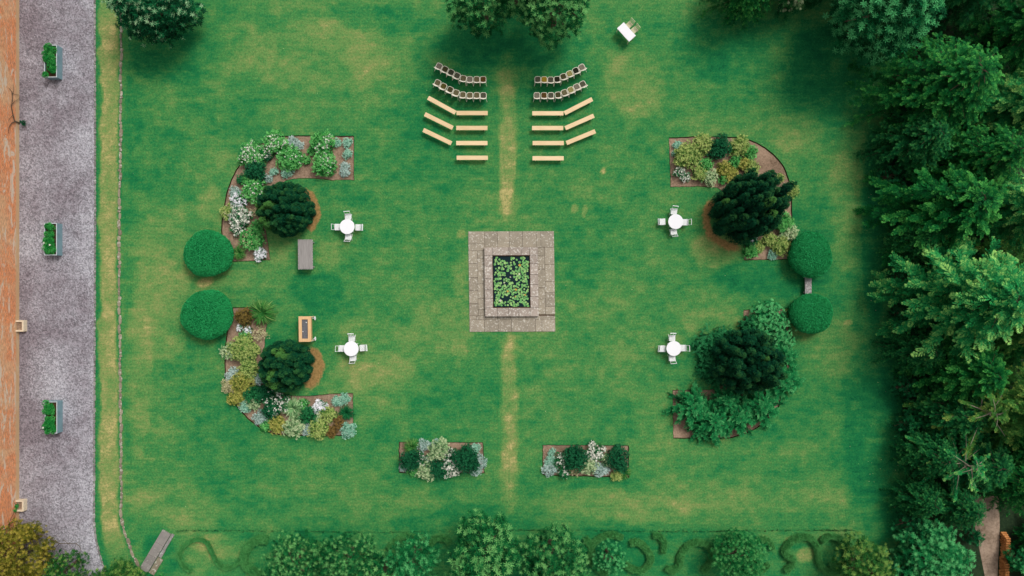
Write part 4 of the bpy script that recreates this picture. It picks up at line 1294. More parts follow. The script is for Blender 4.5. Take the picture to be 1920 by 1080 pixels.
def make_cream_chair():
    r = empty('banquet_chair', (0, 0, 0))
    mb = MB(); pl = rrect(.415, .41, .12, .05)
    n = len(pl); vs = [(x, y, .44) for x, y in pl] + [(x, y, .475) for x, y in pl] + [(x * .86, y * .86, .50) for x, y in pl]
    fs = [tuple(range(2 * n, 3 * n))] + [(k * n + i, k * n + (i + 1) % n, (k + 1) * n + (i + 1) % n, (k + 1) * n + i) for k in range(2) for i in range(n)]
    mb.add(vs, fs); mb.build('seat', SM['charcoal'], r)
    mb = MB(); op = rrect(.485, .475, .15, .06); ip = rrect(.395, .39, .115, .045)
    vs = [(x, y, .385) for x, y in op] + [(x, y, .462) for x, y in op] + [(x, y, .462) for x, y in ip] + [(x, y, .385) for x, y in ip]
    mb.add(vs, [(k * n + i, k * n + (i + 1) % n, ((k + 1) % 4) * n + (i + 1) % n, ((k + 1) % 4) * n + i) for k in range(4) for i in range(n)])
    mb.build('seat_frame', M['cream_paint'], r)
    # gently bowed backrest panel, leaning back
    m_ = 8; V, F = [], []
    for side in (0, 1):
        for (z, yy, wd) in ((.49, -.21, .42), (.62, -.27, .46), (.80, -.345, .47), (.885, -.375, .42)):
            for i in range(m_ + 1):
                u = -1 + 2 * i / m_
                V.append((u * wd / 2, yy + .045 * u * u - side * .035, z + (.0 if z < .85 else .02 * (1 - u * u))))
    k1 = m_ + 1
    for side in (0, 1):
        for a in range(3):
            for i in range(m_):
                q = side * 4 * k1 + a * k1 + i; f = (q, q + 1, q + k1 + 1, q + k1); F.append(f if side else f[::-1])
    for i in range(m_):
        F.append((3 * k1 + i, 3 * k1 + i + 1, 7 * k1 + i + 1, 7 * k1 + i)); F.append((i, i + 1, 4 * k1 + i + 1, 4 * k1 + i)[::-1])
    for a in range(3):
        F.append((a * k1, (a + 1) * k1, (a + 5) * k1, (a + 4) * k1)); F.append((a * k1 + m_, (a + 1) * k1 + m_, (a + 5) * k1 + m_, (a + 4) * k1 + m_)[::-1])
    mb = MB(); mb.add(V, F)
    for s in (-1, 1): mb.tube([(s * .205, -.19, .44), (s * .225, -.35, .86)], .020, 6)
    mb.build('backrest', M['cream_paint'], r)
    for s in (-1, 1):
        mb = MB(); mb.tube([(s * .19, .18, .40), (s * .20, .19, .2), (s * .20, .20, 0)], [.026, .02, .014], 6); mb.build('leg', M['cream_paint'], r)
        mb = MB(); mb.tube([(s * .20, -.20, .44), (s * .225, -.27, .2), (s * .265, -.39, 0)], [.028, .023, .018], 6); mb.build('leg', M['cream_paint'], r)
    return r
cream0 = make_cream_chair(); cream_first = [True]
ORD = ['beside the aisle', 'second from the aisle', 'third from the aisle', 'fourth from the aisle', 'fifth from the aisle', 'sixth from the aisle', 'seventh from the aisle', 'farthest from the aisle']
ROWS = [
 ('left', 'front', [(905.8,149.2,0,'dark brown'),(893.8,149.2,0,'olive brown'),(880.8,149.2,-1,'grey'),(868.8,147.3,-12,'olive brown'),(857.1,142.1,-26,'dark grey'),(845.8,136.0,-27,'charcoal'),(834.6,130.2,-27,'dark olive'),(823.3,124.4,-26,'grey')]),
 ('left', 'second', [(906.3,179.2,0,'dark grey'),(893.8,179,0,'olive brown'),(880.8,179,0,'olive brown'),(867.9,178,-3,'olive brown'),(855.4,174.2,-20,'olive brown'),(844.2,168.4,-25,'dark olive'),(831.7,162.1,-26,'moss brown'),(820.8,155.5,-26,'olive brown')]),
 ('right', 'front', [(1008.3,149.2,2,'dark grey'),(1020.4,149.4,0,'mustard'),(1032.5,150,0,'dark grey'),(1044.6,149.0,6,'black'),(1056.3,143.8,20,'dark olive'),(1067.9,138.5,24,'khaki'),(1079.6,132.6,26,'black'),(1090.8,126.4,27,'grey')]),
 ('right', 'second', [(1006.7,179.2,0,'grey'),(1020,179.2,0,'dark brown'),(1032.9,179.2,0,'dark grey'),(1046.3,178.2,6,'dark olive'),(1058.3,173.9,22,'olive brown'),(1070,168.8,25,'khaki'),(1081.3,163,26,'grey'),(1092.5,158,27,'dark grey')])]
for side, row, chs in ROWS:
    for i, (px, py, ang, colr) in enumerate(chs):
        if cream_first[0]: r = cream0; cream_first[0] = False
        else: r = copy_tree(cream0)
        p = P(px, py - .4, .46); p.z = 0
        r.location = p; r.rotation_euler = (0, 0, R(ang))
        for ch in r.children:
            if ch.name.split('.')[0] == 'seat':
                ch.material_slots[0].link = 'OBJECT'; ch.material_slots[0].material = SM[colr]
        tag(r, 'cream chair with %s seat, %s, %s row on the %s' % (colr, ORD[i], row, side), 'chair', 'cream framed chairs facing the top of the lawn')

# ================================================================== PINE BENCHES
def make_bench():
    r = empty('wooden_bench', (0, 0, 0))
    mb = MB(); mb.box((0, 0, .43), (2.42, .33, .05), bev=.008); mb.build('seat', M['bench_wood'], r)
    for s in (-1, 1):
        mb = MB(); mb.box((s * .98, 0, .20), (.05, .29, .408)); mb.build('leg', M['bench_wood'], r)
    mb = MB(); mb.box((0, 0, .30), (1.90, .04, .10)); mb.build('stretcher', M['bench_wood'], r)
    return r
bench0 = make_bench(); bf = [True]
BN = [(885.1,211.9,0,'straight pine bench left of the aisle directly behind the chairs'),
      (884.7,239.9,0,'straight pine bench left of the aisle in the second bench row'),
      (884.7,268.2,0,'straight pine bench left of the aisle in the third bench row'),
      (885.5,295.8,0,'straight pine bench left of the aisle in the last row'),
      (828.3,197.2,-28.8,'slanted pine bench left of the aisle directly behind the chairs'),
      (822.7,226.9,-26.3,'slanted pine bench left of the aisle in the second bench row'),
      (820.0,256.1,-25.6,'slanted pine bench left of the aisle in the third bench row'),
      (1027.3,212.4,0,'straight pine bench right of the aisle directly behind the chairs'),
      (1026.8,240,0,'straight pine bench right of the aisle in the second bench row'),
      (1027.9,268.2,0,'straight pine bench right of the aisle in the third bench row'),
      (1027.7,296.7,0,'straight pine bench right of the aisle in the last row'),
      (1084.5,199,27,'slanted pine bench right of the aisle directly behind the chairs'),
      (1086.7,228.6,23.6,'slanted pine bench right of the aisle in the second bench row'),
      (1089.1,257.1,22.3,'slanted pine bench right of the aisle in the third bench row')]
for px, py, a, lab in BN:
    if bf[0]: r = bench0; bf[0] = False
    else: r = copy_tree(bench0)
    p = P(px, py, .45); p.z = 0; r.location = p; r.rotation_euler = (0, 0, R(a))
    tag(r, lab, 'bench', 'pine benches either side of the aisle')

# ================================================================== GREY TABLE and DRINKS CART
p = P(572.6, 477, .76); p.z = 0
r = empty('weathered_table', p, R(.6)); tag(r, 'grey weathered plank table standing on the lawn near the upper left yew', 'table')
mb = MB()
for k in range(5): mb.box((-.43 + k * .215, 0, .745), (.209, 2.22, .035), bev=.005)
mb.build('tabletop', M['grey_wood'], r)
mb = MB()
for s in (-1, 1): mb.box((s * .553, 0, .748), (.025, 2.25, .047)); mb.box((0, s * 1.137, .748), (1.13, .025, .047))
mb.build('edge_trim', M['granite'], r)
for sx in (-1, 1):
    for sy in (-1, 1):
        mb = MB(); mb.box((sx * .45, sy * .95, .36), (.08, .08, .73)); mb.build('leg', M['grey_wood'], r)
mb = MB()
for s in (-1, 1): mb.box((0, s * .95, .63), (.82, .05, .09))
mb.build('stretcher', M['grey_wood'], r)

p = P(571.5, 617, .85); p.z = 0
r = empty('drinks_cart', p, R(.8)); tag(r, 'wooden drinks cart with sunken grey tray and two small white wheels', 'cart')
mb = MB(); wx, wy = .96, 1.98
for s in (-1, 1): mb.box((s * (wx / 2 - .13), 0, .83), (.24, wy - .48, .05), bev=.006)
for s in (-1, 1): mb.box((0, s * (wy / 2 - .13), .83), (wx - .02, .24, .048), bev=.006)
mb.build('frame', M['cart_wood'], r)
mb = MB()
for s in (-1, 1): mb.box((s * (wx / 2 - .03), 0, .66), (.03, wy - .14, .30)); mb.box((0, s * (wy / 2 - .05), .66), (wx - .1, .03, .30))
mb.box((0, 0, .50), (wx - .12, wy - .14, .03))
mb.build('box', M['cart_wood'], r)
mb = MB(); mb.box((0, 0, .74), (.50, 1.52, .02)); mb.build('tray', M['tray'], r)
for q, (x, y, rr) in enumerate(((.10, .50, .045), (-.16, -.20, .035))):
    mb = MB(); mb.disc((x, y, .75), rr, .07, 12); o = mb.build('small_glass', M['glass_white'])
    o.location = p; tag(o, ('small white glass at the upper end of the drinks cart tray', 'small white glass in the lower half of the drinks cart tray')[q], 'glass')
for sx in (-1, 1):
    for sy in (-1, 1):
        mb = MB(); mb.box((sx * .44, sy * .93, .44), (.07, .07, .88), bev=.01); mb.build('leg', M['cart_wood'], r)
for s in (-1, 1):
    mb = MB(); N = 18; cx, cy, cz = .60, s * .80 , .17
    ring = [(cx + 0.0, cy + .15 * math.cos(2 * PI * k / N), cz + .15 * math.sin(2 * PI * k / N)) for k in range(N + 1)]
    mb.tube(ring, .022, 6, cap=False)
    for k in range(4): a = PI * k / 4; mb.tube([(cx, cy + .14 * math.cos(a), cz + .14 * math.sin(a)), (cx, cy - .14 * math.cos(a), cz - .14 * math.sin(a))], .008, 4)
    mb.tube([(cx - .16, cy, cz), (cx + .03, cy, cz)], .02, 6)
    mb.build('wheel', M['white_paint'], r)
for s in (-1, 1):
    mb = MB(); mb.tube([(.46, s * .93, .78), (.60, s * .93, .80), (.62, s * .84, .80), (.58, s * .78, .79)], .016, 6); mb.build('handle', M['glass_white'], r)

# ================================================================== STONE BENCH between the right domes
p = P(1515.7, 533.5, .45); p.z = 0
r = empty('stone_bench', p); tag(r, 'narrow speckled stone bench between the two right clipped domes', 'bench')
mb = MB(); mb.box((0, 0, .41), (.50, 1.85, .09), bev=.012); mb.build('seat', M['granite'], r)
for s in (-1, 1):
    mb = MB(); mb.box((0, s * .60, .18), (.40, .14, .366), bev=.01); mb.build('leg', M['granite'], r)

# ================================================================== TROUGHS on the gravel
def trough(px0, px1, py0, py1, lab, seed, gaps, flowers):
    h = .66
    a = P(px0, py1, h); b = P(px1, py0, h)
    c = (a + b) / 2; wx, wy = b.x - a.x, b.y - a.y
    r = empty('metal_trough', (c.x, c.y, 0.02)); tag(r, lab, 'planter', 'blue grey metal troughs on the gravel')
    mb = MB(); t = .03
    for s in (-1, 1): mb.box((s * (wx / 2 - t / 2), 0, h / 2), (t, wy, h)); mb.box((0, s * (wy / 2 - t / 2), h / 2), (wx - 2 * t, t, h - .004))
    mb.build('side_panel', M['zinc'], r)
    mb = MB()
    for s in (-1, 1): mb.box((s * (wx / 2 - .02), 0, h + .008), (.055, wy + .015, .02)); mb.box((0, s * (wy / 2 - .02), h + .006), (wx - .075, .055, .02))
    mb.build('rim', M['zinc_rim'], r)
    mb = MB(); mb.box((0, 0, .50), (wx - .07, wy - .07, .04)); mb.build('soil', M['edge'], r)
    rng = np.random.RandomState(seed); parts = []
    for k in range(26):
        y = rng.uniform(-wy / 2 + .12, wy / 2 - .10); x = rng.uniform(-wx / 2 + .02, wx / 2 - .22)
        if any(abs(x - gx) < .17 and abs(y - gy) < .17 for gx, gy in gaps): continue
        rr = rng.uniform(.15, .25); n = 60; d = dirs(n, rng, -.2)
        pos = np.array([x, y, h + .02]) + d * rr * rng.uniform(.75, 1.1, (n, 1)) * np.array([1, 1, .8])
        parts.append(scatter('ros5', pos, frames(d + np.array([0, 0, .6]) + rng.randn(n, 3) * .2, rng.uniform(0, 6.28, n)), rng.uniform(.08, .13, n), .42 + rng.uniform(-.15, .12) + rng.randn(n) * .08, rng))
    V, F, T = merge(parts)
    o = link_mesh('trough_plant', np_mesh('trough_plant', V, F, {'tint': T}), FM['green'], None, r.location)
    tag(o, 'leafy dark green plants filling the ' + lab.split('trough ')[0].replace('blue grey metal ', '') + 'trough', 'plant')
    n = len(flowers)
    if n:
        pos = np.array([(fx, fy, h + .28) for fx, fy in flowers])
        V, F, T = scatter('ros', pos, frames(np.tile([0, 0, 1.], (n, 1)), rng.uniform(0, 6, n)), np.full(n, .11), np.zeros(n), rng)
        link_mesh('blossoms', np_mesh('blossoms', V, F), M['blossom'], o)
trough(83.5, 107, 84.5, 145, 'upper blue grey metal trough on the gravel, nearest the top', 31, [(-.25, -.45), (.2, 1.15)], [])
trough(83.5, 107, 418.5, 478.5, 'middle blue grey metal trough on the gravel, sprouting two pale flowers', 33, [(.25, 1.1), (-.3, .6), (.3, -1.0)], [(.12, -.45), (-.32, -.3)])
trough(84.5, 107.5, 753, 812.5, 'lower blue grey metal trough on the gravel, one white flower at its edge', 35, [(-.2, 1.15), (.2, 1.15), (-.3, .1)], [(-.42, -.72)])

# ================================================================== STONE STEPS bottom left
def slab_obj(name, quads, z1, mat, parent, seed, off):
    o = quad_mesh_slabs(name, quads, -.1, z1, mat, parent, seed, .005); o.location = -off; return o
sp_ = P(295, 1035); st = empty('stone_steps', sp_); tag(st, 'slanted grey stone slab steps at the bottom left corner of the lawn', 'steps')
u = Vector((306, 992)); d = Vector((-.512, .859)); nn = Vector((.859, .512))
def sq(a0, a1, b0, b1): return [tuple(u + d * a0 + nn * b0), tuple(u + d * a1 + nn * b0), tuple(u + d * a1 + nn * b1), tuple(u + d * a0 + nn * b1)]
slab_obj('slab', [sq(0, 26, 0, 18), sq(26, 52, 0, 18), sq(52, 68, 0, 18), sq(68, 84, 0, 18)], .16, M['steps'], st, 3, sp_)
slab_obj('tread', [sq(-2, 14, 18.6, 24), sq(14, 32, 18.6, 24), sq(32, 48, 18.6, 25)], .09, M['kerb'], st, 5, sp_)
slab_obj('tread', [sq(49, 62, 18.6, 30), sq(62, 72, 18.6, 30), sq(72, 83, 18.6, 30)], .09, M['edging'], st, 7, sp_)

# ================================================================== LOG PILES beside the track
def log_pile(px, py, n, lab, seed):
    p = P(px, py, .4); p.z = .03; rng = random.Random(seed)
    r = empty('log_pile', p); tag(r, lab, 'log pile', 'stacks of split orange logs')
    for lvl in range(4):
        for k in range(n - lvl):
            mb = MB(); rad = rng.uniform(.075, .10); ln = rng.uniform(.36, .46) * (1 - .06 * lvl)
            y = (k - (n - lvl) / 2) * .19 + rng.uniform(-.02, .02); z = .09 + lvl * .155; x0 = rng.uniform(-.03, .03)
            mb.tube([(x0 - ln / 2, y, z), (x0, y + rng.uniform(-.01, .01), z), (x0 + ln / 2, y + rng.uniform(-.02, .02), z)], [rad, rad * .95, rad], 7)
            mb.build('log', M['log'], r)
log_pile(1886.5, 1022, 11, 'upper stack of orange split logs beside the dirt track', 2)
log_pile(1884.5, 1066, 9, 'lower stack of orange split logs at the bottom of the dirt track', 3)

# ================================================================== YEWS and CLIPPED DOMES
plume_yew(546, 396, 42, 3.3, 'round dark plumed yew in the crook of the upper left bed', 61, 120, .24, (-.06, .02), ((-.5, -.55, .24), (-.3, .05, .22), (-.75, -.05, .15)))
plume_yew(544, 683, 40, 3.1, 'round dark plumed yew in the crook of the lower left bed', 62, 120, .24, (-.03, -.0), ((.05, .50, .22), (-.35, -.50, .28), (-.2, -.1, .16)))
plume_yew(1376, 405, 47, 5.3, 'large plumed yew leaning over the upper right bed', 63, 105, .28, (.24, .22), ((-.78, .1, .12), (-.05, -.08, .14), (.2, -.45, .12), (.5, .1, .10)))
plume_yew(1376, 671, 47, 5.0, 'large plumed yew above the sprawling shrubs of the lower right bed', 64, 95, .31, (.17, -.02), ((.1, .12, .12),))
clipped_dome(391, 475.5, 44, 1.35, 'smooth clipped green dome at the upper left bed end', 71, 1.0)
clipped_dome(389, 590, 47, 1.35, 'widest clipped green dome, at the lower left bed end', 72, .99)
clipped_dome(1519, 478, 39, 1.6, 'clipped green dome above the stone bench on the right', 73, 1.08)
clipped_dome(1520.5, 588, 38, 1.6, 'clipped green dome below the stone bench on the right', 74, 1.0)

# ================================================================== BED PLANTS
A = 'in the upper left bed'; B = 'in the lower left bed'; Cc = 'in the upper right bed'; D = 'in the lower right bed'; E = 'in the left small bottom bed'; Fb = 'in the right small bottom bed'
PL = [
 # ---- upper left bed
 ('green',515.7,267,20,'round green shrub dotted with white flowers at the top '+A,dict(fl=150)),
 ('green',474,288,20.5,'round shrub thick with cream flowers on the outer curve '+A,dict(fl=190)),
 ('dark',479,320,18.5,'dark evergreen shrub without flowers on the curve '+A,{}),
 ('silver',548,264,10,'largest silver clump beside the flowering shrubs '+A,dict(ry=.8)),
 ('silver',560,272,7.5,'pointed silver tuft joined to the largest silver clump '+A,{}),
 ('dark',500,292,9,'small dark shrub between two round flowering shrubs '+A,dict(fl=26)),
 ('snow',509,286,8.5,'pale flowering mound below the top round shrub '+A,dict(fl=50,flm='blossom_cream',fls=.05)),
 ('green',546,296.5,20,'bright green leafy shrub with few flowers in the middle '+A,dict(fl=50,fl_side=(.4,.9))),
 ('green',575,301,6.5,'small green mound right of the leafy middle shrub '+A,{}),
 ('green',606,269,21,'upper of the two stacked white flowered shrubs '+A,dict(fl=130,fl_side=(.7,-.6))),
 ('green',583.5,283,6.5,'little bright green mound left of the stacked shrubs '+A,{}),
 ('green',608.6,307,20,'lower of the two stacked white flowered shrubs '+A,dict(fl=110,fl_side=(.6,.3))),
 ('teal',631.4,267.8,6.8,'silver mound nearest the upper stacked shrub '+A,{}),
 ('teal',650.3,268.6,7.4,'silver mound in the top right corner '+A,{}),
 ('teal',650.3,288.2,7.8,'silver mound second down at the right edge '+A,{}),
 ('silver',646.3,311.5,8.5,'silver mound third down at the right edge '+A,{}),
 ('silver',645.2,323.5,8.5,'silver mound lowest at the right edge '+A,dict(ry=.6)),
 ('teal',513,321.3,7,'small silver mound beside the dark shrub '+A,dict(ry=.8)),
 ('teal',537,323.7,9.2,'round silver mound near the inner turf edge '+A,{}),
 ('silver',501.5,334.7,7.5,'silver mound touching the yew top '+A,{}),
 ('deep',451,337,7.5,'small green mound alone on the outer curve '+A,{}),
 ('green',475.6,357,20,'loose green shrub with scattered white flowers left of the yew '+A,dict(fl=60)),
 ('green',468,338,11,'small green shrub under the dark evergreen '+A,{}),
 ('silver',438.6,360,9.5,'silver mound on the outer curve above the white roses '+A,{}),
 ('snow',446,376,14,'thick white flowering mound, topmost of the rose drift '+A,dict(fl=110,fls=.10,flm='blossom_snow')),
 ('lime',427,398,12,'pale green yellow flowering mound at the outer edge '+A,dict(fl=90,flm='blossom_cream',fls=.06)),
 ('snow',448,405,19,'dense white rose shrub in the centre of the rose drift '+A,dict(fl=170,fls=.11)),
 ('snow',446,428,13,'white rose shrub at the bottom of the rose drift '+A,dict(fl=60,fls=.10)),
 ('wisp',476.5,399,9,'thin pale twiggy plant beside the yew '+A,{}),
 ('green',482,427,12,'bright green mound right below the yew '+A,{}),
 ('green',474,448,18.5,'green shrub dotted with small yellow flowers '+A,dict(fl=80,fls=.06,flm='blossom_cream')),
 ('strap',447.6,474,14,'dark strappy grass beside the clipped dome '+A,{}),
 ('snow',486.5,476.5,12,'round pure white flower head in the lower corner '+A,dict(fl=90,fls=.13,flm='blossom_snow')),
 # ---- lower left bed
 ('bronze',457,594,16,'brown bronze leaved shrub at the top '+B,{}),
 ('strap',491,586,23,'large spray of green strap leaves at the top corner '+B,{}),
 ('snow',448.5,614.8,5,'tiny white flowering plant left of a pair '+B,dict(fl=18,fls=.10,flm='blossom_snow')),
 ('snow',463,618.6,7,'small white flowering plant right of a pair '+B,dict(fl=30,fls=.10,flm='blossom_snow')),
 ('green',458,631,8,'small plain green plant below the white pair '+B,dict(fl=3,flm='blossom_snow',fls=.10)),
 ('wisp',486,626,14,'airy pale plant with specks of cream flower '+B,dict(fl=60,fls=.05,flm='blossom_cream')),
 ('pale',430,657,13,'pale green shrub poking over the outer edge '+B,{}),
 ('lime',452,653,21,'large yellow green shrub in the upper half '+B,{}),
 ('lime',472,658,12,'smaller yellow green shrub beside the largest one '+B,{}),
 ('green',462,672,8,'green mound just below the large yellow green shrub '+B,{}),
 ('lime',465,692,16,'yellow green shrub left of the yew '+B,{}),
 ('silver',436,703,12,'silver mound at the outer edge '+B,{}),
 ('cream',429,723,12.5,'cream flowering mound on the outer edge '+B,dict(fl=60,fls=.05,flm='blossom_cream')),
 ('gold',453,717,18,'golden yellow shrub between cream mound and yew '+B,{}),
 ('silver',481,711,10,'grey leaved clump tucked against the yew '+B,{}),
 ('gold',442,746,13,'low olive gold shrub on the outer curve '+B,{}),
 ('deep',476,740,14,'mid green shrub under the lower side of the yew '+B,{}),
 ('dark',496,737,13,'dark shrub under the lower side of the yew '+B,dict(fl=10)),
 ('teal',460,763,9.5,'small silver green plant on the curve '+B,{}),
 ('pale',476,756,11,'green and white leaved plant on the curve '+B,{}),
 ('dark',508,770,13,'dark leafy base of the flowering drift '+B,dict(fl=10,fls=.07)),
 ('snow',519,756,19,'dark shrub scattered with white flowers below the yew '+B,dict(fl=95,fls=.09)),
 ('strap',549,766,19,'pale spray of thin arching leaves '+B,dict(fl_side='pale')),
 ('silver',487,783,11,'bluish silver mound on the lower curve '+B,dict(ry=1.2)),
 ('green',498,799,9,'small green plant on the lower turf edge '+B,{}),
 ('gold',520.4,795,14,'bright golden shrub on the lower turf edge '+B,{}),
 ('pale',551,801,16.5,'wide pale green shrub on the lower turf edge '+B,{}),
 ('deep',578,779,12.5,'green shrub in the middle of the bottom run '+B,{}),
 ('silver',575,805,11,'silver clump on the lower turf edge '+B,{}),
 ('lime',596,805,15.5,'lime green shrub overhanging the lower turf edge '+B,{}),
 ('pale',594,784,8.5,'little pale flecked plant below the white flower head '+B,{}),
 ('lime',615,777,12,'lime green shrub right of the white flower head '+B,{}),
 ('snow',598.6,763,11,'round pure white flower head in the bottom run '+B,dict(fl=85,fls=.13,flm='blossom_snow')),
 ('green',570,758,7.5,'small green plant flecked with white '+B,dict(fl=16,fls=.07)),
 ('teal',632,752,8,'left of two silver mounds near the right end '+B,{}),
 ('teal',645.5,749,8.5,'right of two silver mounds near the right end '+B,{}),
 ('strap',648.5,774,14,'dark green spiky plant at the right end '+B,dict(fl_side='deep')),
 ('rust',620,810,11,'rusty brown low plant on the lower turf edge '+B,dict(ry=.7)),
 ('rust',634.5,795,10.5,'rusty brown plant beside the spiky plant '+B,dict(ry=1.3)),
 ('teal',652.5,805.5,12.5,'large round silver mound in the bottom right corner '+B,{}),
 # ---- upper right bed
 ('lime',1287.9,292,21,'largest lime green shrub at the left end '+Cc,{}),
 ('lime',1307,288,11.5,'lime mound joined to the largest lime shrub '+Cc,{}),
 ('lime',1317.6,269.5,18,'lime green shrub at the top edge '+Cc,{}),
 ('dark',1350.5,276,17.5,'dark evergreen shrub at the top edge '+Cc,dict(ry=1.2)),
 ('teal',1270,272,7.2,'silver mound in the top left corner '+Cc,{}),
 ('teal',1264,287,4.5,'tiny silver plant at the left edge '+Cc,{}),
 ('lime',1388,274,17,'pale lime shrub right of the dark evergreen '+Cc,{}),
 ('green',1408.4,285.5,12,'bright green mound against the curved edge '+Cc,{}),
 ('green',1380,302.6,10,'round green mound in the middle '+Cc,{}),
 ('lime',1410,313,13,'yellow green mound at the right of the middle '+Cc,{}),
 ('gold',1398,307,12,'golden mound in the middle '+Cc,{}),
 ('gold',1358,315.5,12.5,'golden shrub left of the middle '+Cc,{}),
 ('gold',1372,329,12.5,'golden shrub touching the upper side of the yew '+Cc,{}),
 ('green',1357,335.5,7.5,'small green mound left of the yew '+Cc,{}),
 ('green',1323,309,10.5,'small green mound near the lime shrubs '+Cc,{}),
 ('lime',1313,325,13,'lime green shrub near the inner turf edge '+Cc,{}),
 ('pale',1331,332.5,13,'pale green shrub on the inner turf edge '+Cc,{}),
 ('snow',1272,321.5,9.5,'upper of two white flowering plants at the left end '+Cc,dict(fl=38,fls=.08)),
 ('snow',1284.8,331.5,9,'lower of two white flowering plants at the left end '+Cc,dict(fl=40,fls=.08)),
 ('lime',1484,356,12,'yellow green plant peeping out behind the yew '+Cc,dict(ry=1.3)),
 ('lime',1461.6,333,7.5,'small yellow green plant above the yew tips '+Cc,{}),
 ('wisp',1467,398,10,'pale cream flowering wisps right of the yew '+Cc,dict(fl=30,fls=.05,flm='blossom_cream')),
 ('green',1469,416,15,'green shrub at the right edge below the yew '+Cc,{}),
 ('pale',1481,437,14.5,'pale shrub spilling over the right edge '+Cc,dict(fl=20,fls=.05,flm='blossom_cream')),
 ('lime',1465,460,16,'lime green shrub beside the right clipped dome '+Cc,{}),
 ('lime',1442,449,12,'small lime green shrub in the lower arm '+Cc,{}),
 ('dark',1441,417,14,'dark shrub under the right side of the yew '+Cc,{}),
 ('deep',1409,449,12,'dark plant with scattered white flowers in the lower arm '+Cc,dict(fl=16,fls=.10,flm='blossom_snow')),
 ('green',1409,470,12,'green leafy plant in the bottom left corner '+Cc,{}),
 ('lime',1421,463,10,'lime plant beside the bottom left green one '+Cc,{}),
 ('teal',1448.7,478,8.2,'silver mound on the bottom turf edge '+Cc,{}),
 # ---- lower right bed
 ('lush',1441,611,36,'leafy green shrub filling the top end '+D,dict(hmul=.8)),
 ('lushdark',1408,612,17,'dark leafy shrub in the upper left corner '+D,{}),
 ('lush',1467,645,18,'leafy shrub along the upper right edge '+D,{}),
 ('lime',1479,586,6.5,'tiny lime sprig beside the clipped dome '+D,{}),
 ('lushdark',1345,650,34,'dark spreading skirt of foliage left of the yew '+D,dict(hmul=.5)),
 ('lushdark',1344,692,30,'dark low foliage below the left side of the yew '+D,dict(hmul=.5)),
 # ---- small bottom beds
 ('strap',772,839,15,'green strap leaved clump in the top left corner '+E,{}),
 ('silver',795,834,10,'silver clump along the top edge '+E,{}),
 ('silver',818,832,7.5,'small pale silver clump along the top edge '+E,{}),
 ('dark',770,864,17.5,'dark round shrub at the left end '+E,{}),
 ('snow',793,861,11,'white flowering plant beside the left dark shrub '+E,dict(fl=45,fls=.09)),
 ('pale',822,845,18,'pale green mixed shrub in the middle top '+E,{}),
 ('pale',800,884,14.5,'pale green shrub spilling over the lower edge '+E,{}),
 ('dark',821,879,15,'dark green leafy mound in the middle '+E,{}),
 ('snow',847,876,18,'white flowering shrub over the lower edge '+E,dict(fl=120,fls=.10)),
 ('snow',845,851,10,'small white flowering plant above the larger one '+E,dict(fl=36,fls=.09)),
 ('dark',874,861,21.5,'largest dark round shrub, right of the white flowers '+E,{}),
 ('teal',890,842,8,'silver green mound in the top right corner '+E,{}),
 ('silver',902.5,866,9,'silver clump at the right edge '+E,dict(ry=1.5)),
 ('silver',891,883,10,'silver clump at the lower right corner '+E,dict(ry=.8)),
 ('silver',757,877,7.5,'silver plant in the bottom left corner '+E,dict(ry=.6)),
 ('green',774,883,7.5,'small green plant with two white specks '+E,dict(fl=8,fls=.08)),
 ('teal',1034.8,848,5.5,'smallest silver tuft of three at the left end '+Fb,dict(ry=1.2)),
 ('teal',1032,865,9,'middle silver tuft of three at the left end '+Fb,{}),
 ('silver',1030.5,881,11.5,'lowest and largest silver tuft of three '+Fb,{}),
 ('snow',1050.7,864,14,'open plant with scattered white flowers '+Fb,dict(fl=50,fls=.09)),
 ('deep',1058,886,9,'low plant with white flowers on the lower edge '+Fb,dict(fl=28,fls=.09)),
 ('dark',1080,859,19.5,'dark round shrub left of the white flower ball '+Fb,{}),
 ('snow',1113,847,18,'round ball of white flowers at the top edge '+Fb,dict(fl=130,fls=.10)),
 ('pale',1104,872,14.5,'pale green shrub below the white flower ball '+Fb,{}),
 ('cream',1076,881,9.5,'cream leaved plant on the lower edge '+Fb,{}),
 ('silver',1125,880,13,'silver drift on the lower edge '+Fb,dict(ry=.7)),
 ('pale',1141,864,11,'pale green plant left of the right dark shrub '+Fb,{}),
 ('dark',1159.5,861,18.5,'dark round shrub at the right end '+Fb,dict(ry=1.2)),
 ('strap',1170,885,13.5,'yellow green strappy clump at the lower right corner '+Fb,{}),
 ('lime',1156,893,8.5,'lime plant spilling over the lower edge '+Fb,{}),
]
for kind, px, py, r_, lab, kw in PL: plant(kind, px, py, r_, lab, **kw)
for (px, py, r_, h, rz, lab) in (
 (1300,764,40,1.5,.3,'arching feathery shrub at the far left end '+D), (1338,790,40,1.7,1.9,'arching feathery shrub second from the left end '+D),
 (1384,782,40,1.6,3.1,'arching feathery shrub third from the left end '+D), (1428,762,41,1.7,4.0,'arching feathery shrub below the yew on the right '+D),
 (1468,716,42,1.8,5.2,'arching feathery shrub spilling over the outer curve '+D), (1362,752,32,1.8,2.4,'upright feathery shrub just below the yew '+D),
 (1318,806,24,.9,.9,'low feathery spray over the lower left edge '+D), (1473,668,28,1.5,1.2,'feathery shrub between the yew and the right edge '+D)):
    conifer(px, py, r_, h, 5, 'lush', rz, lab, cat='shrub', ze=.6, group='feathery shrubs', name='arching_shrub')

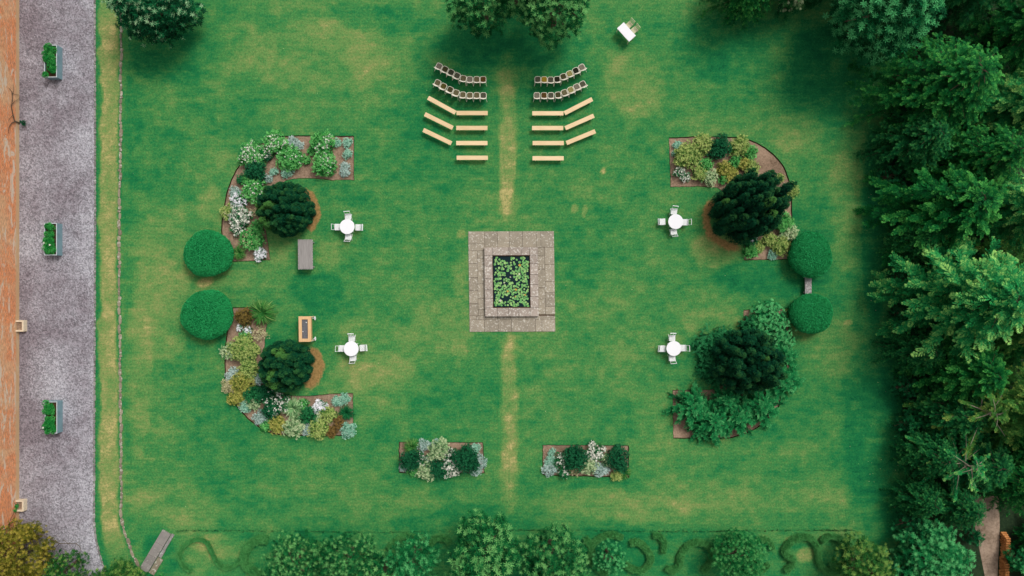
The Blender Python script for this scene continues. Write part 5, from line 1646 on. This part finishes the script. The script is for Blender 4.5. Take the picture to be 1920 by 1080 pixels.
# ================================================================== BROADLEAF TREES
whorl_tree(283, 6, 82, 5.0, 'rhodo', 'dark tree with star shaped leaf whorls at the top left of the lawn', size=.30, seed=11, dens=9.0, nclump=46, crf=.20, ry=.80, base_t=.34, tpl='ros', star=.17, star_size=.78)
whorl_tree(905, -6, 60, 6.5, 'rhodo_lush', 'left of two leafy trees at the top centre of the lawn', size=.27, seed=12, dens=9.5, nclump=34, crf=.22, ry=.95, base_t=.42, wispy=.25)
whorl_tree(1043, 0, 68, 7.0, 'rhodo_lush', 'right of two leafy trees at the top centre of the lawn', size=.27, seed=13, dens=9.5, nclump=42, crf=.22, ry=1.0, base_t=.46)
whorl_tree(972, -45, 62, 7.5, 'rhodo_lush', 'leafy tree between and behind the two at the top centre', size=.27, seed=18, dens=8.5, nclump=34, crf=.22, base_t=.46)
whorl_tree(1665, 12, 90, 8.5, 'rhodo_blue', 'rounded blue green tree at the upper right beside the dark belt', size=.34, seed=14, dens=8.5, nclump=60, crf=.19, ry=.84, base_t=.50)
whorl_tree(1486, 0, 19, 2.6, 'pale', 'small pale blossoming tree at the top edge right of centre', size=.18, seed=15, dens=18, nclump=14, base_t=.62)
whorl_tree(908, 1048, 66, 7.5, 'rhodo_lush', 'tallest leafy tree reaching over the bottom edge of the lawn', size=.30, seed=21, dens=9.0, nclump=50, crf=.21, ry=1.02, base_t=.46, wispy=.15)
whorl_tree(1038, 1056, 62, 6.5, 'rhodo_lush', 'leafy tree right of the tallest one at the bottom edge', size=.26, seed=22, dens=9.5, nclump=44, crf=.21, ry=.9, base_t=.44, wispy=.15)
whorl_tree(775, 1056, 46, 4.6, 'lush', 'mottled green tree left of the tallest one at the bottom edge', size=.22, seed=23, dens=11, nclump=34, crf=.23, ry=.95, base_t=.46, wispy=.2)
whorl_tree(645, 1058, 58, 4.6, 'rhodo_lush', 'broad loose green tree second from the left at the bottom edge', size=.22, seed=24, dens=9.5, nclump=40, crf=.22, ry=.92, base_t=.42, wispy=.3)
whorl_tree(548, 1058, 54, 4.2, 'rhodo_lush', 'loose green tree beside the ring hedge at the bottom left', size=.20, seed=25, dens=10, nclump=36, crf=.22, ry=.9, base_t=.44, wispy=.3)
whorl_tree(712, 1088, 42, 4.8, 'rhodo_lush', 'tree partly below the bottom edge between two loose green trees', size=.26, seed=26, dens=9.5, nclump=26, base_t=.48)
whorl_tree(1142, 1045, 30, 2.6, 'lush', 'rounded shrub inside the left scroll hedge ring', 'shrub', 'scroll_shrub', size=.17, seed=27, dens=16, nclump=22, base_t=.5, wispy=.2)
whorl_tree(1385, 1042, 50, 3.2, 'box', 'wide feathery shrub in the middle of the scroll hedges', 'shrub', 'scroll_shrub', size=.17, seed=28, dens=15, nclump=32, base_t=.56, wispy=.3, ry=.85)
whorl_tree(1622, 1062, 46, 4.0, 'wild', 'spiky yellow green shrub at the right end of the scroll hedges', 'shrub', 'scroll_shrub', size=.24, seed=29, dens=11, nclump=30, base_t=.40, wispy=.35)
whorl_tree(22, 1048, 66, 4.2, 'olive', 'olive brown leafy tree against the end of the brick wall', size=.19, seed=31, dens=15, nclump=46, crf=.21, base_t=.5)
whorl_tree(118, 1070, 36, 3.2, 'wild', 'green leafy shrub at the foot of the gravel path', 'shrub', 'leafy_shrub', size=.18, seed=32, dens=17, nclump=30, base_t=.34)
whorl_tree(228, 1092, 40, 1.0, 'wild', 'low wild grassy shrub where the dry strip ends', 'shrub', 'leafy_shrub', size=.19, seed=33, dens=16, nclump=26, base_t=.45, wispy=.4, crf=.26)
whorl_tree(168, 1096, 28, 1.3, 'wild', 'low shrub at the bottom end of the gravel path', 'shrub', 'leafy_shrub', size=.17, seed=34, dens=18, nclump=18, base_t=.42)
whorl_tree(290, 1096, 20, .7, 'green', 'low green tuft below the stone steps', 'shrub', 'leafy_shrub', size=.16, seed=36, dens=18, nclump=12, base_t=.3)
# bare hanging branch of the olive tree
o = [x for x in bpy.data.objects if x.name.startswith('leafy_tree') and 'olive brown' in x.get('label', '')][0]
mb = MB()
def Q(px, py, z): return P(px, py, z) - o.location
for pts, rd in (([(40,1018,1.9),(62,1001,1.8),(80,1003,1.8),(95,1011,1.7),(112,1019,1.6),(128,1019,1.6),(142,1019,1.6),(152,1013,1.6)], .05), ([(112,1019,1.6),(104,1026,1.5),(92,1030,1.5)], .025),
                ([(118,1012,1.7),(128,1019,1.6),(135,1028,1.6)], .025), ([(142,1019,1.6),(150,1025,1.5),(152,1032,1.4),(147,1040,1.4)], .03), ([(95,1011,1.7),(105,1003,1.7),(112,1006,1.7)], .02), ([(128,1019,1.6),(138,1013,1.7),(150,1012,1.7)], .022)):
    mb.tube([Q(*p) for p in pts], [rd * (1 - .75 * i / (len(pts) - 1)) for i in range(len(pts))], 5)
mb.build('branch', M['bark'], o)

# ================================================================== SCROLL HEDGES
def scroll_hedge(pts, wid, lab, seed, mat='box', h=.55):
    h *= .72; mat = 'box'
    rng = np.random.RandomState(seed); pts = arc(pts, 8)
    W_ = [P(*p, h * .8) for p in pts]; c = sum(W_, Vector()) / len(W_); c.z = 0
    o3 = []; tn = []
    for i in range(len(W_) - 1):
        a, b = np.array(W_[i]), np.array(W_[i + 1]); l = np.linalg.norm(b - a)
        d = (b - a) / (l + 1e-9); s = np.array([-d[1], d[0], 0]); n = int(l * 430 * wid / .4)
        t = rng.rand(n); ang = rng.uniform(0, PI, n); rr = wid * .78 / 2 * rng.uniform(.72, 1.15, n)
        pz = np.maximum(.02, h - wid * .45 + rr * np.sin(ang))
        low = rng.rand(n) < .45; pz = np.where(low & (np.abs(np.cos(ang)) > .6), rng.uniform(0, h * .75, n), pz)
        p = a + d * (t * l)[:, None] + s * (rr * np.cos(ang))[:, None]; p[:, 2] = pz
        o3.append(p - np.array(c)); tn.append(.86 + .5 * fbm(p[:, 0], p[:, 1], .4, seed) + rng.randn(n) * .1)
    pos = np.concatenate(o3); pos[:, 2] = np.maximum(.01, pos[:, 2]); tn = np.concatenate(tn)
    fr = frames(np.tile([0, 0, 1.], (len(pos), 1)) + rng.randn(len(pos), 3) * .4, rng.uniform(0, 6.28, len(pos)))
    V, F, T = scatter('ros5', pos, fr, rng.uniform(.09, .16, len(pos)), tn, rng)
    ob = link_mesh('scroll_hedge', np_mesh('scroll_hedge', V, F, {'tint': T}), FM[mat], None, c)
    tag(ob, lab, 'hedge', 'low scroll shaped hedges')
def Z(pts, ox, oy, s): return [(ox + x / s, oy + y / s) for x, y in pts]
z7 = lambda p: Z(p, 1100, 960, 3.2)
z5 = lambda p: Z(p, 230, 960, 3.918)
z6 = lambda p: Z(p, 700, 960, 3.918)
scroll_hedge(z5([(500,440),(440,390),(415,310),(440,260),(500,215),(570,205),(620,230),(650,290),(690,370),(750,415),(820,395),(870,350)]), .28, 'thin patchy S shaped hedge right of the stone steps', 81, 'box', .35)
scroll_hedge(z5([(1060,215),(1000,205),(930,245),(890,310),(895,390),(950,440),(1020,480)]), .72, 'broad C shaped hedge at the bottom left', 82, 'dome', .7)
scroll_hedge(z5([(1400,225),(1450,260),(1500,290),(1560,310)]), .5, 'short slanting hedge showing between the bottom left trees', 83, 'dome', .6)
scroll_hedge(z6([(110,270),(170,210),(230,178),(300,190),(350,230)]), .45, 'curved hedge arc left of the mottled bottom tree', 84, 'dome', .5)
scroll_hedge(z6([(420,245),(450,205),(520,195),(560,230)]), .45, 'small hedge arc right of the mottled bottom tree', 85, 'dome', .5)
scroll_hedge(z6([(1557,198),(1590,240),(1605,300),(1600,360),(1650,420),(1720,460)]), .55, 'forked hedge stem right of the centre bottom trees', 86, 'dome', .65)
scroll_hedge(z6([(1610,250),(1640,215),(1690,185),(1770,172),(1830,195)]), .5, 'hedge arc curling from the forked stem', 87, 'dome', .6)
scroll_hedge(z7([(265,192),(310,185),(350,215),(385,270),(375,320),(330,355),(280,348),(235,320)]), .55, 'hook shaped hedge open to the left', 88, 'box', .55)
scroll_hedge(z7([(402,142),(440,148),(465,185),(460,245)]), .48, 'short comma shaped hedge', 89, 'box', .55)
scroll_hedge(z7([(480,335),(520,355),(560,320),(565,270),(605,210),(660,185),(715,198),(755,245),(750,305),(700,360)]), .55, 'large arch shaped hedge with a curled left foot', 90, 'box', .6)
scroll_hedge(z7([(1030,170),(1070,165),(1105,190),(1118,225)]), .42, 'small hedge arc right of the feathery shrub', 91, 'box', .5)
scroll_hedge(z7([(1095,315),(1060,352),(1015,350)]), .40, 'short hedge foot below the feathery shrub', 92, 'box', .5)
scroll_hedge(z7([(1195,355),(1230,330),(1240,290),(1190,245),(1225,185),(1280,155),(1340,158),(1378,200),(1392,250),(1400,310),(1440,355),(1500,362),(1550,330)]), .52, 'long winding hedge of two joined curves on the right', 93, 'box', .6)
scroll_hedge(z7([(1415,178),(1455,150),(1520,165),(1560,215),(1570,280),(1530,325),(1460,325)]), .50, 'inner ring hedge at the right end', 94, 'dome', .6)
# ragged line of longer grass where the mown lawn ends
rng = np.random.RandomState(5); n = 5200
x = rng.uniform(330, 1600, n); y = 996.5 + 1.2 * np.sin(x / 90) + rng.randn(n) * .8 - (x > 820) * 1.0
keep = (rng.rand(n) < np.clip(.55 + 1.6 * fbm(x / PXM, y / PXM, 2.0, 9), .1, 1)); x, y = x[keep], y[keep]; n = len(x)
pos = np.array([P(a, b, 0) for a, b in zip(x, y)])
V, F, T = scatter('leaf', pos, frames(np.column_stack([rng.randn(n) * .5, -1 + rng.randn(n) * .3, .6 + np.zeros(n)]), rng.uniform(0, 6, n)), rng.uniform(.08, .17, n), .15 + rng.randn(n) * .08, rng)
tag(link_mesh('long_grass', np_mesh('long_grass', V, F, {'tint': T}), FM['dark']), kind='stuff', label='ragged line of longer dark grass where the mown lawn ends')
# daisies and fallen petals on the lawn near the dark belt
n = 110
x = np.concatenate([rng.uniform(1590, 1690, 70), rng.uniform(240, 1600, 40)]); y = rng.uniform(20, 980, n)
pos = np.array([P(a, b, 0) for a, b in zip(x, y)]) + np.array([0, 0, .03])
V, F, T = scatter('ros5', pos, frames(np.tile([0, 0, 1.], (n, 1)), rng.uniform(0, 6, n)), rng.uniform(.025, .05, n), np.zeros(n), rng)
tag(link_mesh('daisies', np_mesh('daisies', V, F), M['blossom_cream']), kind='stuff', label='tiny pale daisies and fallen petals scattered on the lawn')

# ================================================================== DENSE BELT on the right
BELT = [ # px,py,r,h,variant,mat,rot,label
 (1752,168,128,8.5,2,'con_mid',.2,'broad feathery dark tree below the rounded blue green tree'),
 (1890,60,95,9.5,0,'con_mid',1.1,'dark conifer in the top right corner'),
 (1800,-30,90,9.0,2,'con_dark',2.1,'dark conifer behind the rounded blue green tree at the top'),
 (1895,200,90,8.0,3,'con_bright',2.6,'tree with yellow green upright sprays at the upper right edge'),
 (1700,262,78,6.0,2,'con_dark',3.3,'low dark tree nearest the lawn in the upper belt'),
 (1820,300,90,8.0,2,'con_mid',4.1,'dark bushy tree in the middle of the upper belt'),
 (1765,385,105,7.5,1,'con_mid',.9,'conifer with drooping pale tipped boughs below the upper belt'),
 (1905,390,82,9.0,3,'con_bright',5.0,'conifer with fanned green boughs at the right edge'),
 (1700,452,58,4.5,2,'con_dark',1.7,'small dark conifer on the lawn side of the belt middle'),
 (1790,560,128,10.5,3,'con_bright',.5,'largest bright green conifer with fan shaped boughs'),
 (1935,560,112,12.0,1,'con_yellow',2.2,'tall yellow green conifer at the right edge of the belt'),
 (1705,655,60,4.5,2,'con_dark',2.9,'dark shrubby conifer below the largest bright one'),
 (1790,690,84,7.0,3,'con_mid',3.7,'green conifer directly under the largest bright one'),
 (1905,760,95,9.5,1,'con_yellow',.1,'yellow tipped conifer at the lower right edge'),
 (1770,775,88,5.0,2,'con_dark',4.6,'dark conifer mass in the middle of the lower belt'),
 (1800,762,112,6.3,4,'con_yellow',4.9,'open conifer with long bare pale boughs in the lower belt'),
 (1772,862,96,5.6,4,'con_bright',2.2,'open conifer with spiky shoots above the dirt track'),
 (1725,850,62,5.0,2,'con_dark',5.3,'dark conifer beside the lawn in the lower belt'),
 (1820,862,80,5.0,2,'con_dark',1.4,'dark conifer just above the dirt track'),
 (1905,905,66,6.5,2,'con_mid',2.0,'soft green conifer above the log stacks'),
 (1712,935,48,4.0,2,'con_dark',.6,'narrow dark conifer on the lawn edge above the bright shrub'),
 (1780,945,56,4.5,2,'con_dark',3.0,'dark shrubby conifer left of the dirt track'),
 (1942,1010,38,4.0,0,'con_mid',.8,'conifer at the right edge beside the log stacks'),
 (1938,1080,40,3.6,0,'con_bright',1.9,'green conifer in the bottom right corner'),
 (1868,640,74,5.0,2,'con_mid',1.5,'bushy conifer at the foot of the tall yellow green one'),
 (1900,830,70,5.0,2,'con_mid',.4,'bushy conifer at the right edge below the yellow tipped one'),
 (1402,-26,72,6.5,2,'con_mid',.3,'dark spreading conifer at the top edge right of centre'),
 (1500,-60,62,7.0,1,'con_dark',1.3,'dark conifer just beyond the small blossoming tree'),
 (1620,-70,90,9.5,0,'con_dark',2.5,'tall dark conifer at the top behind the rounded tree'),
]
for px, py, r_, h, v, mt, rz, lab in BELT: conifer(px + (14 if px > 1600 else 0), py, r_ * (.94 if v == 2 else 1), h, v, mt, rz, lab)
whorl_tree(1750, 1048, 62, 4.2, 'lush', 'bright leafy shrub at the bottom of the dark belt', 'shrub', 'leafy_shrub', size=.24, seed=41, dens=10.5, nclump=44, base_t=.52)
whorl_tree(1690, 1085, 40, 3.2, 'deep', 'dark leafy shrub at the bottom left end of the belt', 'shrub', 'leafy_shrub', size=.22, seed=42, dens=11, nclump=26, base_t=.34)
whorl_tree(1911, 1050, 19, 2.2, 'lush', 'small green shrub just right of the log stacks', 'shrub', 'leafy_shrub', size=.22, seed=43, dens=12, nclump=20, base_t=.42)
whorl_tree(1826, 1006, 15, 1.6, 'deep', 'small dark shrub where the dirt track begins', 'shrub', 'leafy_shrub', size=.20, seed=44, dens=12, nclump=16, base_t=.36)
# low hedge growth along the lawn side of the belt
k = 0
HN = ['just below the upper low dark tree', 'beside the drooping boughs', 'left of the largest bright conifer', 'beneath the small dark conifer', 'left of the open branched conifer', 'beside the lower lawn edge', 'near the bottom end of the belt', 'at the bottom corner by the bright shrub']
for (px, py, r_) in ((1672,330,30),(1682,405,26),(1690,520,26),(1692,590,24),(1698,730,26),(1702,795,26),(1704,985,26),(1706,1030,22)):
    whorl_tree(px, py, r_, 1.8, 'deep', 'low dark undergrowth shrub at the lawn edge ' + HN[k], 'shrub', 'undergrowth_shrub', size=.20, seed=50 + k, dens=11, nclump=18, base_t=.20, group='undergrowth along the belt'); k += 1
